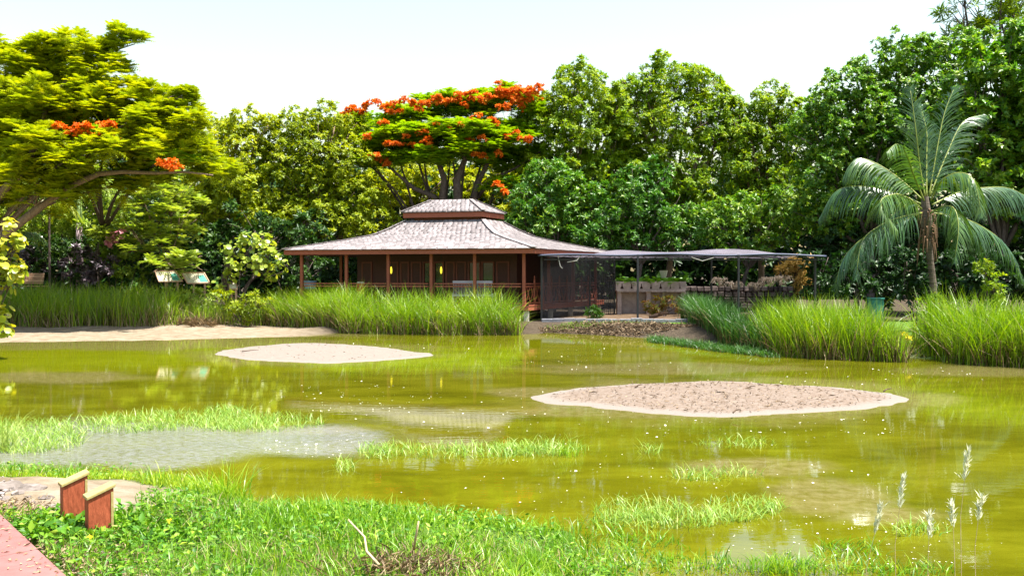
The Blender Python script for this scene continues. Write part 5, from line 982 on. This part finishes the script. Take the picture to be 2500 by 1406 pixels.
pond_grass("grass tufts in the shallows right of centre", [(1800, 1085, 100, 10), (1740, 1160, 120, 16), (1780, 1250, 130, 26), (1560, 1250, 110, 26), (1640, 1270, 180, 24), (1590, 1100, 30, 14), (1900, 1240, 30, 8), (2250, 1300, 80, 14)], 3800, .15, 462)
pond_grass("grass thinning into the water at the bottom edge", [(1540, 1350, 150, 45), (1750, 1385, 260, 24), (2080, 1350, 90, 24), (2200, 1400, 150, 22), (1440, 1300, 90, 30), (2000, 1395, 200, 14)], 3400, .14, 463, 'lf_turf')
pond_grass("sparse stems in the water along the right bank", [(1905, 868, 50, 4), (1690, 845, 60, 4), (920, 818, 30, 3), (1115, 820, 24, 3)], 160, .3, 464)
# specks of foam and shells floating on the pond
L = Leaves(470); r = L.r; px, py = [], []
for cx_, cy_, rx_, ry_, k in [(1450, 880, 200, 30, 60), (1000, 850, 220, 20, 40), (1900, 1050, 330, 40, 70), (2150, 930, 260, 40, 60), (1250, 1020, 500, 70, 110), (1500, 1200, 700, 90, 120), (850, 970, 220, 40, 90), (2100, 1330, 380, 70, 110), (760, 1095, 140, 26, 50)]:
    a = r.uniform(0, 6.28, k); s_ = np.sqrt(r.random(k)); px.append(cx_ + rx_ * s_ * np.cos(a)); py.append(cy_ + ry_ * s_ * np.sin(a))
px, py = np.concatenate(px), np.concatenate(py); Yq = FPX * CAM_H / (py - HOR); n = len(px); R_ = np.clip(r.lognormal(-4.8, .45, n) * Yq / 14, .004, .020)
M['foam'] = plain('pale_foam', (.66, .62, .52), .7, .3); L.roundleaf(np.stack([(px - 1250) / FPX * Yq, Yq, np.full(n, .006)], 1), np.tile((0, 0, 1.), (n, 1)) + r.normal(0, .12, (n, 3)), R_, r.uniform(0, 1, n)); tag(L.build("floating_specks", M['foam'], None, "stuff"), "pale specks of foam and shell floating on the pond")
# twigs and clods on the islands
for nm, (c, pts), n, sd in (("island_twigs", I2, 1300, 480), ("island_twigs", I1, 120, 481)):
    L = Leaves(sd); r = L.r; i = r.integers(0, len(pts), n); f = np.sqrt(r.random(n)) * .93; p = c + (pts[i] - c) * f[:, None]; z = (.10 if n > 200 else .07) * (1 - f ** 2.2) + .03
    L.leaf(np.concatenate([p, z[:, None]], 1), np.stack([r.normal(0, 1, n), r.normal(0, 1, n), r.normal(.1, .25, n)], 1), r.lognormal(-3.1, .55, n), r.uniform(.01, .03, n), r.uniform(0, 1, n)); tag(L.build(nm, M['litter'], None, "stuff"), "dead twigs and clods on the " + ("large sand island" if n > 200 else "far sand island"))
for i, (px, py, l) in enumerate([(610, 858, .5), (1560, 945, .16), (1835, 948, .2), (2170, 955, .2), (1800, 1007, .14)]):
    q = on_z(px, py, .1); MBs = MB().tube([q + (-l / 2, 0, 0), q + (0, .1, .03), q + (l / 2, .05, .05)], [.016, .013, .006], 6); tag(MBs.build("stick", M['darktwig'], smooth=True), ["dark driftwood stick on the far island's left end", "short dark stick on the large island's far left rim", "dark stick on the large island's far rim at the middle", "dark stick at the large island's far right tip", "short dark stick on the large island's near rim"][i], "stick", "sticks on the sand islands")

# ------------------------------------------------------------------ foreground bank
def near_scatter(r, n, x0=-6.5, x1=2.6, y0=2.5, y1=11.2, dmin=-.12):
    x, y = r.uniform(x0, x1, n), r.uniform(y0, y1, n); d = pond_dist(x, y); k = (d > dmin) & (path_side(x, y) < -.05) & ~((x < -3.3 + .25 * fbm(x * 2, y * 2, 31)) & (y > 7.35) & (y < 9.35)); return x[k], y[k], d[k]
L = Leaves(500); r = L.r; x, y, d = near_scatter(r, 120000); k = r.random(len(x)) < np.where(y < 5, .25, .85) * np.where((x < -2) & (y > 8.6), .4, 1) * (.40 + .9 * sm(-.3, .4, fbm(x * 1.6, y * 1.6, 501))) * (.35 + .65 * sm(-.1, .55, d)); x, y, d = x[k], y[k], d[k]; n = len(x)
h = r.uniform(.05, .20, n) * (1 + .5 * fbm(x * 1.1, y * 1.1, 502)); L.blade(np.stack([x, y, np.maximum(ground_h(x, y), -.03)], 1), h, r.uniform(.005, .012, n), r.uniform(0, 6.28, n), r.normal(.3, .25, n), np.abs(r.normal(.15, .4, n)), np.clip(.5 + .3 * fbm(x * .9, y * .9, 503) + r.normal(0, .2, n), 0, 1), 3); tag(L.build("bank_turf_grass", M['lf_turf'], None, "stuff"), "bright green grass growing over the near bank")
L = Leaves(505); r = L.r; k = r.integers(0, n, 5200); k = k[fbm(x[k] * 1.1, y[k] * 1.1, 507) > -.12]; m = len(k); L.blade(np.stack([x[k], y[k], np.maximum(ground_h(x[k], y[k]), -.02)], 1), r.uniform(.04, .17, m), r.uniform(.004, .009, m), r.uniform(0, 6.28, m), r.normal(.5, .35, m), np.abs(r.normal(.3, .5, m)), r.uniform(0, 1, m), 3); tag(L.build("withered_grass", M['straw'], None, "stuff"), "withered tan blades scattered in the near bank grass")
L = Leaves(510); r = L.r; x, y, d = near_scatter(r, 60000, dmin=.05); k = r.random(len(x)) < np.where(y < 5, .25, .9) * np.where((x < -2) & (y > 8.6), .15, 1) * sm(-.35, .3, fbm(x * 1.5, y * 1.5, 511)); x, y = x[k], y[k]; n = len(x)
L.leaf(np.stack([x, y, ground_h(x, y) + r.uniform(.01, .14, n)], 1), np.stack([r.normal(0, 1, n), r.normal(-.2, 1, n), r.normal(.35, .4, n)], 1), r.uniform(.03, .07, n), r.uniform(.018, .036, n), np.clip(r.normal(.45, .25, n), 0, 1)); tag(L.build("creeper_leaves", M['lf_weed'], None, "stuff"), "low oval leaved creepers mixed into the near bank grass")
L = Leaves(520); r = L.r; x, y, d = near_scatter(r, 60000, -7, -1.6, 8.3, 11.3, -.06); n = len(x); L.blade(np.stack([x, y, np.maximum(ground_h(x, y), -.02)], 1), r.uniform(.02, .07, n), r.uniform(.005, .011, n), r.uniform(0, 6.28, n), r.normal(.5, .3, n), np.abs(r.normal(.2, .4, n)), r.uniform(0, 1, n), 2); tag(L.build("moss_grass", M['lf_moss'], None, "stuff"), "short yellow green mossy grass at the water's near left edge")
# darker creepers round the bollards
L = Leaves(530); r = L.r; n = 2600; q = gpt(200, 1300); x = q[0] + r.normal(.05, .42, n); y = q[1] + r.normal(-.05, .22, n); k = path_side(x, y) < -.05; x, y = x[k], y[k]; n = len(x); hh = .07 * np.exp(-((x - q[0]) / .6) ** 2)
L.leaf(np.stack([x, y, ground_h(x, y) + r.uniform(.02, 1, n) * (.05 + hh)], 1), np.stack([r.normal(0, 1, n), r.normal(-.5, .8, n), r.normal(.3, .4, n)], 1), r.uniform(.05, .10, n), r.uniform(.035, .06, n), np.clip(r.normal(.35, .25, n), 0, 1)); tag(L.build("bollard_creeper_leaves", M['lf_weed'], None, "stuff"), "broad leaved creeper round the feet of the red bollards")
# dry litter and pebbles along the footpath
L = Leaves(540); r = L.r; n = 4200; t_ = r.uniform(-.6, 3.5, n); o_ = np.abs(r.normal(0, .2, n)) + .03; x = -4.28 + .667 * t_ + .745 * o_; y = 7.2 - .745 * t_ + .667 * o_; L.leaf(np.stack([x, y, ground_h(x, y) + r.uniform(.0, .05, n)], 1), np.stack([r.normal(0, 1, n), r.normal(0, 1, n), r.normal(.25, .4, n)], 1), r.uniform(.02, .08, n), r.uniform(.006, .02, n), r.uniform(0, 1, n)); tag(L.build("path_litter_leaves", M['straw'], None, "stuff"), "dry leaves and straw along the footpath edge")
pm = MB(); rp_ = random.Random(6)
for k in range(260):
    t_, o_ = rp_.uniform(-3, 3.2), abs(rp_.gauss(0, .16)) + .05; x = -4.28 + .667 * t_ + .745 * o_; y = 7.2 - .745 * t_ + .667 * o_; s_ = rp_.uniform(.012, .04); pm.box((x, y, gz(x, y) + s_ * .3), (s_ * 1.4, s_, s_ * .8), rp_.uniform(0, 3), rp_.uniform(-.4, .4), rp_.uniform(-.4, .4))
tag(pm.build("path_gravel", M['rock']), "pale gravel along the footpath edge", kind="stuff")
L = Leaves(545); r = L.r; n = 260; t_ = r.uniform(-.4, 3.4, n); o_ = -np.abs(r.normal(0, .22, n)) - .05; x = -4.28 + .667 * t_ + .745 * o_; y = 7.2 - .745 * t_ + .667 * o_; L.leaf(np.stack([x, y, np.full(n, .452)], 1), np.stack([r.normal(0, 1, n), r.normal(0, 1, n), r.normal(.05, .06, n)], 1), r.uniform(.012, .06, n), r.uniform(.006, .018, n), r.uniform(0, 1, n)); tag(L.build("path_crumbs", M['straw'], None, "stuff"), "dry leaf crumbs and grit lying on the red footpath")
# tall tufts at the near shore
for i, (px, py, h, n, lab) in enumerate([(560, 1245, .52, 150, "tallest arching grass tuft at the near shore, beside bright water"), (490, 1215, .36, 110, "medium grass tuft left of the tallest shore tuft"), (385, 1185, .30, 50, "thin grass tuft at the moss edge behind the bollards"), (10, 1100, .55, 130, "arching grass tuft at the photo's left edge in the shallows"), (1915, 1400, .22, 90, "spiky green tuft in the shallows at the bottom edge"), (1390, 1112, .28, 70, "dense green tuft at the right end of the central pond grass"), (900, 1275, .2, 60, "stubby tuft where the near bank meets the water")]):
    q = on_z(px, py, .1 if i in (0, 1, 2, 6) else 0); z = max(-.02, gz(q[0], q[1])); L = Leaves(550 + i); r = L.r; P = np.array((q[0], q[1], z)) + r.normal(0, 1, (n, 3)) * (.09, .07, 0)
    L.blade(P, h * r.uniform(.5, 1.15, n), r.uniform(.006, .013, n), r.uniform(0, 6.28, n), r.normal(.25, .15, n), np.abs(r.normal(.25, .35, n)), np.clip(r.normal(.7, .2, n), 0, 1), 5); o = L.build("grass_tuft", M['lf_turf'] if i != 3 else M['lf_wgrass']); tag(o, lab, "grass tuft", "grass tufts along the near shore", "thing")
# small yellow daisies, dry stems and pale plumes near the camera
for i, (px, py) in enumerate([(186, 1215), (240, 1258), (412, 1272), (218, 1312), (140, 1262)]):
    q = on_z(px, py, .42); t = thing("daisy", ["yellow daisy in front of the taller bollard", "yellow daisy against the shorter bollard's face", "yellow daisy alone in the grass right of the bollards", "yellow daisy below the shorter bollard", "yellow daisy left of the bollards over the creeper"][i], "flower", (q[0], q[1] - .0, gz(q[0], q[1])), "yellow daisies by the bollards"); B = Leaves(570 + i); B.rosettes(np.array([q]), np.array([[0, -.5, .8]]), 10, .030, .5, np.array([.6]), (1.2, 1.5), 0); B.build("petals", M['bloom_yellow'], t); MB().tube([(q[0], q[1], gz(q[0], q[1])), q], [.003, .002], 5).build("stem", M['midrib'], t)
for i, pts in enumerate([[(850, 1268, .3), (890, 1310, .22), (895, 1345, .16), (925, 1378, .1)], [(1022, 1272, .34), (1015, 1310, .22), (1010, 1340, .12)], [(884, 1406, .05), (886, 1360, .2), (884, 1380, .14)]][:2]):
    q = [on_z(a, b, .38 + z) for a, b, z in pts]; MBs = MB().tube(q, np.linspace(.006, .010, len(q)), 6); tag(MBs.build("dry_stem", M['twig'], smooth=True), ["long bent pale stem lying over the near grass", "short forked dry stem beside the long bent one"][i], "stem", "dry stems in the near grass")
L = Leaves(580); r = L.r; q = gpt(1000, 1400); n = 700; x, y = q[0] + r.normal(0, .28, n), q[1] + r.normal(0, .12, n); L.leaf(np.stack([x, y, ground_h(x, y) + r.uniform(0, .10, n)], 1), np.stack([r.normal(0, 1, n), r.normal(0, 1, n), r.normal(.5, .5, n)], 1), r.uniform(.05, .16, n), r.uniform(.004, .01, n), r.uniform(0, 1, n)); tag(L.build("dry_grass", M['straw'], None, "stuff"), "patch of dry brown grass at the bottom middle of the near bank")
for i, (bx_, by_, tx, ty) in enumerate([(2115, 1330, 2150, 1235), (2185, 1270, 2205, 1165), (2265, 1330, 2270, 1255), (2330, 1290, 2325, 1230), (2345, 1200, 2362, 1105), (2380, 1275, 2395, 1215)]):
    Yq = 5.6; b = at(bx_, by_ + 60, Yq); a = at(tx, ty, Yq); t = thing("plume_stem", ["pale seed plume lowest on the left above the near water", "white feathery plume, broadest of those above the near water", "thin pale plume between the broad one and the short white one", "short stout white plume above the near water", "tallest pale plume at the right of the near water", "thin pale plume farthest to the right above the near water"][i], "seed plume", (b[0], b[1], 0), "pale seed plumes at the near right"); B = Leaves(590 + i); r = B.r; n = 90
    s_ = r.random(n); P = a + (b - a) * (s_ * .45)[:, None] + r.normal(0, .006, (n, 3)); B.leaf(P, (a - b) + r.normal(0, .10, (n, 3)), r.uniform(.03, .07, n), r.uniform(.004, .008, n), r.uniform(0, 1, n)); B.build("plume", M['plume_pale'], t, "stuff"); MB().tube([(b[0] + .02, b[1], -.05), b, a], [.0025, .002, .001], 5).build("stem", M['twig'], t)
